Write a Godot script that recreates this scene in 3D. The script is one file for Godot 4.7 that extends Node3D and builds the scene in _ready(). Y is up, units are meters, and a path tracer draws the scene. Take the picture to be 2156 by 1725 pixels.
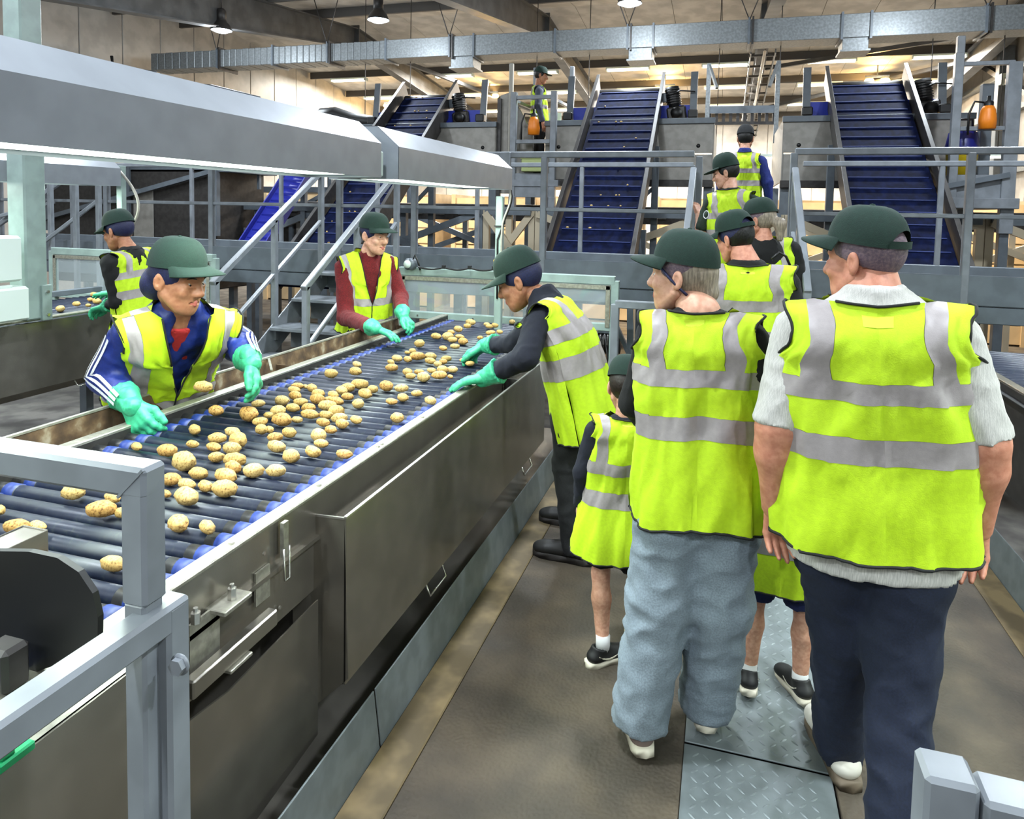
extends Node3D

# ------------------------------------------------------------------ camera model (pixel -> ray helpers, image 2156 x 1725)
const FPX := 1481.7
const PCX := 1078.0
const PCY := 544.2
const EYE := Vector3(0, 1.7, 0)
const YAW := 0.292304
const PITCH := 0.064281
const ROLL := 0.020061
var cr: Vector3
var cd: Vector3
var cf: Vector3
var M := {}
var taken := {}
var rng := RandomNumberGenerator.new()

func cam_axes():
	var cy := cos(YAW); var sy := sin(YAW); var cp := cos(PITCH); var sp := sin(PITCH); var c := cos(ROLL); var s := sin(ROLL)
	var r0 := Vector3(cy, 0, -sy)
	var d0 := Vector3(sp * sy, -cp, sp * cy)
	var f0 := Vector3(-cp * sy, -sp, -cp * cy)
	cr = r0 * c - d0 * s
	cd = r0 * s + d0 * c
	cf = f0

func ray(px: float, py: float) -> Vector3:
	return cr * ((px - PCX) / FPX) + cd * ((py - PCY) / FPX) + cf
func gy(px: float, py: float, h: float) -> Vector3:
	var d := ray(px, py); return EYE + d * ((h - EYE.y) / d.y)
func gx(px: float, py: float, x: float) -> Vector3:
	var d := ray(px, py); return EYE + d * (x / d.x)
func gd(px: float, py: float, depth: float) -> Vector3:
	return EYE + ray(px, py) * depth
func gz(px: float, py: float, z: float) -> Vector3:
	var d := ray(px, py); return EYE + d * (z / d.z)

# ------------------------------------------------------------------ scene tree helpers
func numbered(called: String) -> String:
	taken[called] = taken.get(called, -1) + 1
	return called if taken[called] == 0 else "%s_%03d" % [called, taken[called]]

func tag(o: Node, label: String, category: String, group := ""):
	o.set_meta("label", label); o.set_meta("category", category)
	if group: o.set_meta("group", group)

func thing(called: String, label: String, category: String, at := Vector3.ZERO, turn := 0.0, group := "") -> Node3D:
	var o := Node3D.new(); o.name = numbered(called); add_child(o)
	o.position = at; o.rotation.y = turn
	tag(o, label, category, group)
	return o

func struct(called: String) -> Node3D:
	var o := Node3D.new(); o.name = called; add_child(o); o.set_meta("kind", "structure")
	return o

func put(parent: Node, called: String, st, m: Material, label := "") -> MeshInstance3D:
	var o := MeshInstance3D.new(); o.name = called
	if st is SurfaceTool:
		st.generate_normals(); o.mesh = st.commit()
	else:
		o.mesh = st
	o.material_override = m
	parent.add_child(o, true)
	if label: o.set_meta("label", label)
	return o

func inst(parent: Node, called: String, mesh: Mesh, m: Material, at: Vector3, b := Basis()) -> MeshInstance3D:
	var o := MeshInstance3D.new(); o.name = called; o.mesh = mesh; o.material_override = m
	o.transform = Transform3D(b, at); parent.add_child(o, true)
	return o

func copy(o: Node3D, at: Vector3, label := "") -> Node3D:
	var base := o.name.rstrip("0123456789").trim_suffix("_")
	var c: Node3D = o.duplicate(); c.name = numbered(base); add_child(c); c.position = at
	if label: c.set_meta("label", label)
	return c

# ------------------------------------------------------------------ mesh helpers
func S(flat := true) -> SurfaceTool:
	var st := SurfaceTool.new(); st.begin(Mesh.PRIMITIVE_TRIANGLES)
	st.set_smooth_group(-1 if flat else 0)
	return st

func tri(st: SurfaceTool, a: Vector3, b: Vector3, c: Vector3):
	st.add_vertex(a); st.add_vertex(b); st.add_vertex(c)
func quad(st: SurfaceTool, a: Vector3, b: Vector3, c: Vector3, d: Vector3):
	tri(st, a, b, c); tri(st, a, c, d)

# box; ch chamfers the edges
func bx(st: SurfaceTool, c: Vector3, s: Vector3, b := Basis(), ch := 0.0):
	var h := s / 2.0
	if ch <= 0.0:
		for ax in 3:
			for sg in [-1.0, 1.0]:
				var n := Vector3.ZERO; n[ax] = sg
				var u := Vector3.ZERO; u[(ax + 1) % 3] = h[(ax + 1) % 3]
				var v := Vector3.ZERO; v[(ax + 2) % 3] = h[(ax + 2) % 3] * sg
				var o := n * h[ax]
				quad(st, c + b * (o - u - v), c + b * (o - u + v), c + b * (o + u + v), c + b * (o + u - v))
		return
	var i := h - Vector3.ONE * ch
	for ax in 3:
		for sg in [-1.0, 1.0]:
			var n := Vector3.ZERO; n[ax] = sg
			var u := Vector3.ZERO; u[(ax + 1) % 3] = i[(ax + 1) % 3]
			var v := Vector3.ZERO; v[(ax + 2) % 3] = i[(ax + 2) % 3] * sg
			var o := n * h[ax]
			quad(st, c + b * (o - u - v), c + b * (o - u + v), c + b * (o + u + v), c + b * (o + u - v))
	for ax in 3:
		var p := (ax + 1) % 3; var q := (ax + 2) % 3
		for sp in [-1.0, 1.0]:
			for sq in [-1.0, 1.0]:
				var a := Vector3.ZERO; a[ax] = i[ax]
				var e1 := Vector3.ZERO; e1[p] = sp * h[p]; e1[q] = sq * i[q]
				var e2 := Vector3.ZERO; e2[p] = sp * i[p]; e2[q] = sq * h[q]
				if sp * sq > 0: quad(st, c + b * (e1 - a), c + b * (e1 + a), c + b * (e2 + a), c + b * (e2 - a))
				else: quad(st, c + b * (e2 - a), c + b * (e2 + a), c + b * (e1 + a), c + b * (e1 - a))
	for sx in [-1.0, 1.0]:
		for sy in [-1.0, 1.0]:
			for sz in [-1.0, 1.0]:
				var vx := c + b * Vector3(sx * h.x, sy * i.y, sz * i.z)
				var vy := c + b * Vector3(sx * i.x, sy * h.y, sz * i.z)
				var vz := c + b * Vector3(sx * i.x, sy * i.y, sz * h.z)
				if sx * sy * sz > 0: tri(st, vx, vz, vy)
				else: tri(st, vx, vy, vz)

func frame(d: Vector3, up := Vector3.UP) -> Basis:
	# y along d, x sideways, z roughly up
	var y := d.normalized()
	if absf(y.dot(up)) > 0.999: up = Vector3.FORWARD
	var x := y.cross(up).normalized()
	return Basis(x, y, x.cross(y))

# rectangular bar from a to b: w sideways, h along up
func bar(st: SurfaceTool, a: Vector3, b: Vector3, w: float, h: float, ch := 0.0, up := Vector3.UP):
	bx(st, (a + b) / 2.0, Vector3(w, a.distance_to(b), h), frame(b - a, up), ch)

func tube(st: SurfaceTool, pts: Array, r, n := 10, caps := true):
	var rings := []
	var b := frame(pts[1] - pts[0])
	for i in pts.size():
		var d: Vector3 = pts[mini(i + 1, pts.size() - 1)] - pts[maxi(i - 1, 0)]
		var y := d.normalized()
		var x := (b.x - y * b.x.dot(y)).normalized()
		b = Basis(x, y, x.cross(y))
		var rr: float = r[i] if r is Array else r
		var ring := []
		for k in n:
			var t := TAU * k / n
			ring.append(pts[i] + (b.x * cos(t) + b.z * sin(t)) * rr)
		rings.append(ring)
	for i in rings.size() - 1:
		for k in n:
			var k2 := (k + 1) % n
			quad(st, rings[i][k], rings[i][k2], rings[i + 1][k2], rings[i + 1][k])
	if caps:
		for k in n:
			var k2 := (k + 1) % n
			tri(st, pts[0], rings[0][k2], rings[0][k])
			tri(st, pts[-1], rings[-1][k], rings[-1][k2])

# lathe round y: profile of (r, y) from bottom to top
func lathe(st: SurfaceTool, prof: Array, n := 24, at := Vector3.ZERO, b := Basis()):
	for i in prof.size() - 1:
		var p: Vector2 = prof[i]; var q: Vector2 = prof[i + 1]
		for k in n:
			var t := TAU * k / n; var u := TAU * (k + 1) / n
			var a1 := at + b * Vector3(p.x * cos(t), p.y, p.x * sin(t)); var a2 := at + b * Vector3(p.x * cos(u), p.y, p.x * sin(u))
			var b1 := at + b * Vector3(q.x * cos(t), q.y, q.x * sin(t)); var b2 := at + b * Vector3(q.x * cos(u), q.y, q.x * sin(u))
			if p.x < 1e-5: tri(st, a1, b1, b2)
			elif q.x < 1e-5: tri(st, a1, b1, a2)
			else: quad(st, a1, b1, b2, a2)

# polygon (x, y) extruded from z0 to z1 in frame t
func prism(st: SurfaceTool, poly: PackedVector2Array, z0: float, z1: float, t := Transform3D()):
	if Geometry2D.is_polygon_clockwise(poly): poly.reverse()
	var ids := Geometry2D.triangulate_polygon(poly)
	for i in range(0, ids.size(), 3):
		var a := poly[ids[i]]; var b := poly[ids[i + 1]]; var c := poly[ids[i + 2]]
		if (b - a).cross(c - a) < 0: var s := b; b = c; c = s
		tri(st, t * Vector3(a.x, a.y, z1), t * Vector3(c.x, c.y, z1), t * Vector3(b.x, b.y, z1))
		tri(st, t * Vector3(a.x, a.y, z0), t * Vector3(b.x, b.y, z0), t * Vector3(c.x, c.y, z0))
	for i in poly.size():
		var a := poly[i]; var b := poly[(i + 1) % poly.size()]
		quad(st, t * Vector3(a.x, a.y, z0), t * Vector3(a.x, a.y, z1), t * Vector3(b.x, b.y, z1), t * Vector3(b.x, b.y, z0))

func one_bar(parent, called, a, b, w, h, m, ch := 0.0, label := "") -> MeshInstance3D:
	var st := S(); bar(st, a, b, w, h, ch); return put(parent, called, st, m, label)
func one_box(parent, called, c, s, m, ch := 0.0, b := Basis(), label := "") -> MeshInstance3D:
	var st := S(); bx(st, c, s, b, ch); return put(parent, called, st, m, label)
func one_tube(parent, called, pts, r, m, n := 10, label := "") -> MeshInstance3D:
	var st := S(false); tube(st, pts, r, n); return put(parent, called, st, m, label)

# ------------------------------------------------------------------ materials
func noise(seed_: int, freq: float, cols: Array, offs: Array, size := 512, oct := 4, sx := 1.0) -> NoiseTexture2D:
	var n := FastNoiseLite.new(); n.seed = seed_; n.frequency = freq; n.fractal_octaves = oct
	n.noise_type = FastNoiseLite.TYPE_SIMPLEX_SMOOTH
	var t := NoiseTexture2D.new(); t.width = size; t.height = size; t.seamless = true; t.noise = n
	var g := Gradient.new(); g.colors = PackedColorArray(cols); g.offsets = PackedFloat32Array(offs)
	t.color_ramp = g
	return t

func bumps(seed_: int, freq: float, strength: float, size := 512, oct := 3) -> NoiseTexture2D:
	var n := FastNoiseLite.new(); n.seed = seed_; n.frequency = freq; n.fractal_octaves = oct
	var t := NoiseTexture2D.new(); t.width = size; t.height = size; t.seamless = true; t.noise = n
	t.as_normal_map = true; t.bump_strength = strength
	return t

func mat(key: String, c: Color, rough := 0.6, metal := 0.0) -> StandardMaterial3D:
	var m := StandardMaterial3D.new(); m.resource_name = key
	m.albedo_color = c; m.roughness = rough; m.metallic = metal
	M[key] = m
	return m

func tri_tex(m: StandardMaterial3D, tex: Texture2D, scale: float, nrm: Texture2D = null, ns := 1.0, world := true):
	m.uv1_triplanar = true; m.uv1_world_triplanar = world; m.uv1_scale = Vector3.ONE * scale
	if tex: m.albedo_texture = tex
	if nrm: m.normal_enabled = true; m.normal_texture = nrm; m.normal_scale = ns

func two(a: Color, b: Color, seed_: int, freq: float, size := 256) -> NoiseTexture2D:
	return noise(seed_, freq, [a, b], [0.25, 0.75], size)

func make_materials():
	var g := func(v): return Color(v, v, v)
	var m: StandardMaterial3D
	# painted steel
	m = mat("paint", Color(0.485, 0.505, 0.53), 0.34, 0.0); tri_tex(m, two(g.call(0.9), g.call(1.0), 3, 0.02), 1.0)
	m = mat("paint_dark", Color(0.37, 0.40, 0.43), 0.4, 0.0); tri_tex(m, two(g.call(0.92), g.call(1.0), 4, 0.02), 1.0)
	m = mat("paint_green", Color(0.56, 0.63, 0.61), 0.35, 0.0); tri_tex(m, two(g.call(0.92), g.call(1.0), 5, 0.02), 1.0)
	m = mat("hood", Color(0.58, 0.60, 0.63), 0.32, 0.35); tri_tex(m, two(g.call(0.95), g.call(1.0), 6, 0.02), 1.0)
	# stainless
	m = mat("steel", Color(0.58, 0.56, 0.52), 0.27, 0.78); tri_tex(m, noise(7, 0.012, [g.call(0.94), g.call(1.0)], [0.3, 0.7]), 1.0)
	m = mat("steel_bright", Color(0.66, 0.65, 0.60), 0.36, 0.6); tri_tex(m, noise(8, 0.03, [g.call(0.88), g.call(1.0)], [0.3, 0.7]), 2.0)
	m = mat("steel_dark", Color(0.25, 0.24, 0.235), 0.45, 0.5); tri_tex(m, noise(9, 0.02, [g.call(0.88), g.call(1.0)], [0.3, 0.7]), 1.0)
	m = mat("galv", Color(0.50, 0.52, 0.53), 0.45, 0.3); tri_tex(m, noise(10, 0.05, [g.call(0.86), g.call(1.0)], [0.25, 0.75]), 0.7)
	m = mat("hopper", Color(0.56, 0.545, 0.52), 0.5, 0.2); tri_tex(m, noise(11, 0.02, [g.call(0.92), g.call(1.0)], [0.3, 0.7]), 0.6)
	m = mat("rusty", Color(1, 1, 1), 0.75, 0.1); tri_tex(m, noise(12, 0.015, [Color(0.20, 0.14, 0.085), Color(0.30, 0.22, 0.14), Color(0.38, 0.30, 0.21), Color(0.55, 0.51, 0.44)], [0.2, 0.5, 0.7, 0.92], 512, 6), 1.1, bumps(13, 0.05, 3.0), 0.2)
	m = mat("bolt", Color(0.78, 0.77, 0.75), 0.25, 0.9)
	# rubber, belts
	m = mat("roller", Color(1, 1, 1), 0.42, 0.0); tri_tex(m, noise(14, 0.02, [Color(0.06, 0.09, 0.17), Color(0.08, 0.12, 0.20), Color(0.24, 0.25, 0.24)], [0.3, 0.66, 0.93], 512, 5), 3.0)
	m = mat("roller_end", Color(1, 1, 1), 0.4, 0.0); tri_tex(m, noise(15, 0.02, [Color(0.10, 0.10, 0.11), Color(0.15, 0.15, 0.155), Color(0.34, 0.33, 0.29)], [0.3, 0.66, 0.93], 512, 5), 3.0)
	m = mat("sleeve", Color(0.11, 0.21, 0.50), 0.5, 0.0); tri_tex(m, two(g.call(0.75), g.call(1.0), 16, 0.03), 4.0)
	m = mat("cleat", Color(0.085, 0.15, 0.36), 0.8)
	m = mat("belt", Color(0.045, 0.078, 0.205), 0.85, 0.0); m.metallic_specular = 0.2; tri_tex(m, noise(17, 0.02, [g.call(0.6), g.call(1.0)], [0.3, 0.7]), 0.8)
	m = mat("belt_bright", Color(0.07, 0.11, 0.50), 0.4, 0.0)
	m = mat("blue_rubber", Color(0.06, 0.16, 0.62), 0.5, 0.0)
	m = mat("black", Color(0.045, 0.045, 0.05), 0.5, 0.0)
	# building
	m = mat("wall", Color(0.70, 0.69, 0.67), 0.42, 0.0); tri_tex(m, noise(20, 0.01, [g.call(0.9), g.call(1.0)], [0.3, 0.7]), 0.3)
	m = mat("roof", Color(0.76, 0.75, 0.73), 0.75, 0.0); tri_tex(m, noise(21, 0.012, [g.call(0.88), g.call(1.0)], [0.3, 0.7]), 0.25)
	m = mat("purlin", Color(0.30, 0.29, 0.28), 0.55, 0.3)
	m = mat("rafter", Color(0.33, 0.335, 0.34), 0.5, 0.2); tri_tex(m, two(g.call(0.8), g.call(1.0), 22, 0.02), 0.4)
	m = mat("concrete", Color(1, 1, 1), 0.9, 0.0); tri_tex(m, noise(23, 0.01, [Color(0.30, 0.29, 0.28), Color(0.40, 0.39, 0.37)], [0.3, 0.7]), 0.5)
	m = mat("mat_floor", Color(1, 1, 1), 0.75, 0.0); tri_tex(m, noise(24, 0.006, [Color(0.205, 0.178, 0.14), Color(0.25, 0.215, 0.17), Color(0.30, 0.26, 0.205)], [0.2, 0.5, 0.8], 1024, 5), 0.45, bumps(25, 0.25, 2.0), 0.35)
	m = mat("wood_edge", Color(1, 1, 1), 0.7, 0.0); tri_tex(m, noise(26, 0.01, [Color(0.33, 0.28, 0.19), Color(0.47, 0.40, 0.28)], [0.3, 0.7]), 0.8)
	m = mat("plate", Color(0.46, 0.49, 0.50), 0.45, 0.3); tri_tex(m, noise(27, 0.015, [g.call(0.9), g.call(1.0)], [0.3, 0.7]), 1.0)
	m = mat("cream", Color(0.80, 0.72, 0.58), 0.7, 0.0); tri_tex(m, two(g.call(0.85), g.call(1.0), 28, 0.01), 0.4)
	m = mat("cream_paint", Color(0.68, 0.63, 0.54), 0.5, 0.0)
	m = mat("white_plastic", Color(0.82, 0.87, 0.84), 0.45, 0.0)
	m = mat("yellow", Color(0.88, 0.72, 0.05), 0.4, 0.0)
	m = mat("red", Color(0.70, 0.06, 0.04), 0.4, 0.0)
	m = mat("orange", Color(0.85, 0.47, 0.06), 0.45, 0.0)
	m = mat("blue_plastic", Color(0.05, 0.07, 0.40), 0.4, 0.0)
	m = mat("yellow_plastic", Color(0.72, 0.62, 0.08), 0.5, 0.0)
	m = mat("green_plastic", Color(0.10, 0.58, 0.36), 0.4, 0.0)
	m = mat("green_crate", Color(0.60, 0.64, 0.42), 0.6, 0.0)
	m = mat("cable_grey", Color(0.62, 0.60, 0.56), 0.5, 0.0)
	m = mat("glass", Color(0.85, 0.9, 0.92, 0.14), 0.06, 0.0); m.transparency = BaseMaterial3D.TRANSPARENCY_ALPHA
	# glowing
	m = mat("tube_glow", Color(0.9, 0.95, 0.92), 0.5); m.emission_enabled = true; m.emission = Color(0.93, 1.0, 0.95); m.emission_energy_multiplier = 3.0
	m = mat("lamp_glow", Color(0.9, 0.95, 1.0), 0.5); m.emission_enabled = true; m.emission = Color(0.84, 0.92, 1.0); m.emission_energy_multiplier = 6.0
	m = mat("fluo_glow", Color(1, 0.97, 0.88), 0.5); m.emission_enabled = true; m.emission = Color(1.0, 0.96, 0.85); m.emission_energy_multiplier = 5.0
	m = mat("warm_glow", Color(1, 0.9, 0.7), 0.5); m.emission_enabled = true; m.emission = Color(1.0, 0.82, 0.45); m.emission_energy_multiplier = 6.0
	m = mat("green_glow", Color(0.5, 1, 0.8), 0.5); m.emission_enabled = true; m.emission = Color(0.4, 1.0, 0.8); m.emission_energy_multiplier = 2.0
	# potatoes
	for k in 4:
		m = mat("potato%d" % k, Color(1, 1, 1), 0.6, 0.0)
		var tint := [Color(1, 1, 1), Color(1.0, 0.96, 0.88), Color(0.96, 0.93, 0.86), Color(1.0, 0.92, 0.82)][k] as Color
		tri_tex(m, noise(30 + k, 0.018, [Color(0.40, 0.27, 0.12) * tint, Color(0.68, 0.54, 0.31) * tint, Color(0.76, 0.64, 0.40) * tint, Color(0.80, 0.69, 0.47) * tint], [0.22, 0.32, 0.5, 0.85], 256, 5), 1.7, bumps(35 + k, 0.06, 4.0, 256), 0.5, false)

# ------------------------------------------------------------------ the run
func _ready():
	rng.seed = 7
	cam_axes()
	make_camera()
	make_environment()
	make_materials()
	make_person_materials()
	build_room()
	build_roof_lights()
	build_duct()
	build_walkway()
	build_sorting_table()
	build_hoods()
	build_left_line()
	build_right_line()
	build_platform()
	build_elevators()
	build_far_plant()
	build_guards()
	build_near_rails()
	build_potatoes()
	build_people()

func make_camera():
	var c := Camera3D.new(); c.name = "camera"
	c.projection = Camera3D.PROJECTION_FRUSTUM
	c.near = 0.05; c.far = 200.0
	c.size = c.near * 1725.0 / FPX
	c.frustum_offset = Vector2(0, -(862.5 - PCY) / FPX * c.near)
	c.transform = Transform3D(Basis(cr, -cd, -cf), EYE)
	add_child(c); c.current = true

func make_environment():
	var w := WorldEnvironment.new(); w.name = "environment"
	var e := Environment.new()
	e.background_mode = Environment.BG_COLOR
	e.background_color = Color(0.02, 0.02, 0.02)
	e.tonemap_mode = Environment.TONE_MAPPER_LINEAR
	e.tonemap_exposure = EXPOSURE
	e.sdfgi_enabled = true; e.ssao_enabled = true; e.ssil_enabled = true
	w.environment = e
	add_child(w)

const EXPOSURE := 1.1
const E_BAY := 17.0
const E_BAY_SIDE := 3.2
const E_FLUO := 30.0
const E_HOOD := 2.0

func roof_y(z: float) -> float:
	if z < -16.3: return 6.5 + 0.09 * (z + 16.3)
	if z < -7.0: return 6.5 - 0.1075 * (z + 16.3)
	return 5.5 + 0.1 * (z + 7.0)

func build_room():
	var f := struct("floor")
	one_box(f, "slab", Vector3(-3, -0.65, -10), Vector3(21, 0.3, 37), M.concrete)
	var walls := {"wall_left": [Vector3(-13.35, 3, -10), Vector3(0.3, 7.6, 37)], "wall_right": [Vector3(6.5, 3, -10), Vector3(0.3, 7.6, 37)],
		"wall_back": [Vector3(-3, 3, -28.15), Vector3(21, 7.6, 0.3)], "wall_front": [Vector3(-3, 3, 8.15), Vector3(21, 7.6, 0.3)]}
	for k in walls:
		var w := struct(k)
		one_box(w, "wall_core", walls[k][0], walls[k][1], M.wall)
	# vertical joint ribs of the cladding on the visible walls
	for k in 16:
		var z := -26.9 + k * 1.12
		one_box(get_node("wall_left"), "cladding_panel", Vector3(-13.18, 3, z), Vector3(0.05, 7.4, 1.105), M.wall, 0.012)
	for k in 10:
		one_box(get_node("wall_right"), "cladding_panel", Vector3(6.33, 3, -27.0 + k * 1.6), Vector3(0.05, 7.4, 1.585), M.wall, 0.012)
	for k in 12:
		one_box(get_node("wall_back"), "cladding_panel", Vector3(-12.2 + k * 1.6, 3, -27.98), Vector3(1.585, 7.4, 0.05), M.wall, 0.012)
	# right wall: column, sheeting rails and knee brace seen at the edge of the picture
	var wr := get_node("wall_right")
	one_box(wr, "column", Vector3(6.1, 2.6, -19.2), Vector3(0.3, 6.4, 0.25), M.paint_dark, 0.01)
	for y in [2.9, 4.3, 5.2]:
		one_box(wr, "sheeting_rail", Vector3(6.22, y, -18), Vector3(0.15, 0.12, 19), M.galv)
	one_bar(wr, "knee_brace", Vector3(6.05, 4.2, -17.0), Vector3(6.05, 6.0, -21.5), 0.12, 0.12, M.rafter)
	one_box(wr, "junction_box", Vector3(6.0, 5.0, -19.0), Vector3(0.12, 0.25, 0.25), M.white_plastic, 0.01)
	var c := struct("ceiling")
	for seg in [[-28.2, -16.3], [-16.3, -7.0], [-7.0, 8.2]]:
		for k in 19:
			var x := -13.3 + k * 1.09
			var a := Vector3(x + 0.53, roof_y(seg[0]) + 0.05, seg[0]); var b := Vector3(x + 0.53, roof_y(seg[1] - 0.001) + 0.05, seg[1])
			one_bar(c, "roof_panel", a, b, 1.08, 0.1, M.roof)
	for z in [-27.2, -24.95, -22.62, -20.36, -18.3, -14.6, -12.6, -10.6, -8.6, -5.5, -3.0, -0.5, 2.0, 4.5]:
		one_box(c, "purlin", Vector3(-3.4, roof_y(z) - 0.11, z), Vector3(19.4, 0.2, 0.07), M.purlin)
	# rafters: tapered portal beams with flanges
	for x in [-9.2, -4.22, 0.7, 5.7]:
		for seg in [[-28.0, -16.35, 0.62, 0.5], [-16.25, -7.0, 0.5, 0.85], [-7.0, 8.0, 0.85, 0.5]]:
			var st := S()
			var ya := roof_y(seg[0] + 0.001) - 0.2; var yb := roof_y(seg[1] - 0.001) - 0.2
			var pa := Vector3(x, ya, seg[0]); var pb := Vector3(x, yb, seg[1])
			var qa := pa - Vector3(0, seg[2], 0); var qb := pb - Vector3(0, seg[3], 0)
			bar(st, (pa + qa) / 2.0, (pb + qb) / 2.0, 0.03, 0.02)
			var poly := PackedVector2Array([Vector2(-pa.z, pa.y), Vector2(-pb.z, pb.y), Vector2(-qb.z, qb.y), Vector2(-qa.z, qa.y)])
			prism(st, poly, x - 0.012, x + 0.012, Transform3D(Basis(Vector3(0, 0, -1), Vector3.UP, Vector3(1, 0, 0)), Vector3.ZERO))
			bar(st, pa, pb, 0.24, 0.025); bar(st, qa, qb, 0.24, 0.025)
			put(c, "rafter", st, M.rafter)
		var sp := S()
		bx(sp, Vector3(x, roof_y(-16.3) - 0.42, -16.3), Vector3(0.24, 0.62, 0.04))
		put(c, "apex_plate", sp, M.rafter)
	# diagonal wind bracing under the far slope
	for p in [[Vector3(0.9, 5.75, -20.5), Vector3(5.6, 6.0, -18.6)], [Vector3(0.9, 5.35, -25.4), Vector3(5.6, 5.75, -20.6)], [Vector3(-9.0, 5.9, -17.0), Vector3(-6.8, 5.4, -24.8)]]:
		one_bar(c, "wind_brace", p[0], p[1], 0.1, 0.1, M.rafter)
	# cable ladder under the third rafter
	var st := S()
	for s in [-0.27, 0.27]:
		bar(st, Vector3(0.7 + s, 5.55, -17.5), Vector3(0.7 + s, 4.75, -27.8), 0.03, 0.1)
	put(c, "cable_tray", st, M.galv)
	for k in 12:
		var z := -17.8 - k * 0.9
		one_box(c, "tray_rung", Vector3(0.7, 5.52 - k * 0.07, z), Vector3(0.62, 0.05, 0.06), M.purlin)
	one_tube(c, "conduit", [Vector3(0.72, 5.46, -17.0), Vector3(0.72, 4.66, -27.8)], 0.035, M.bolt)

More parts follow.
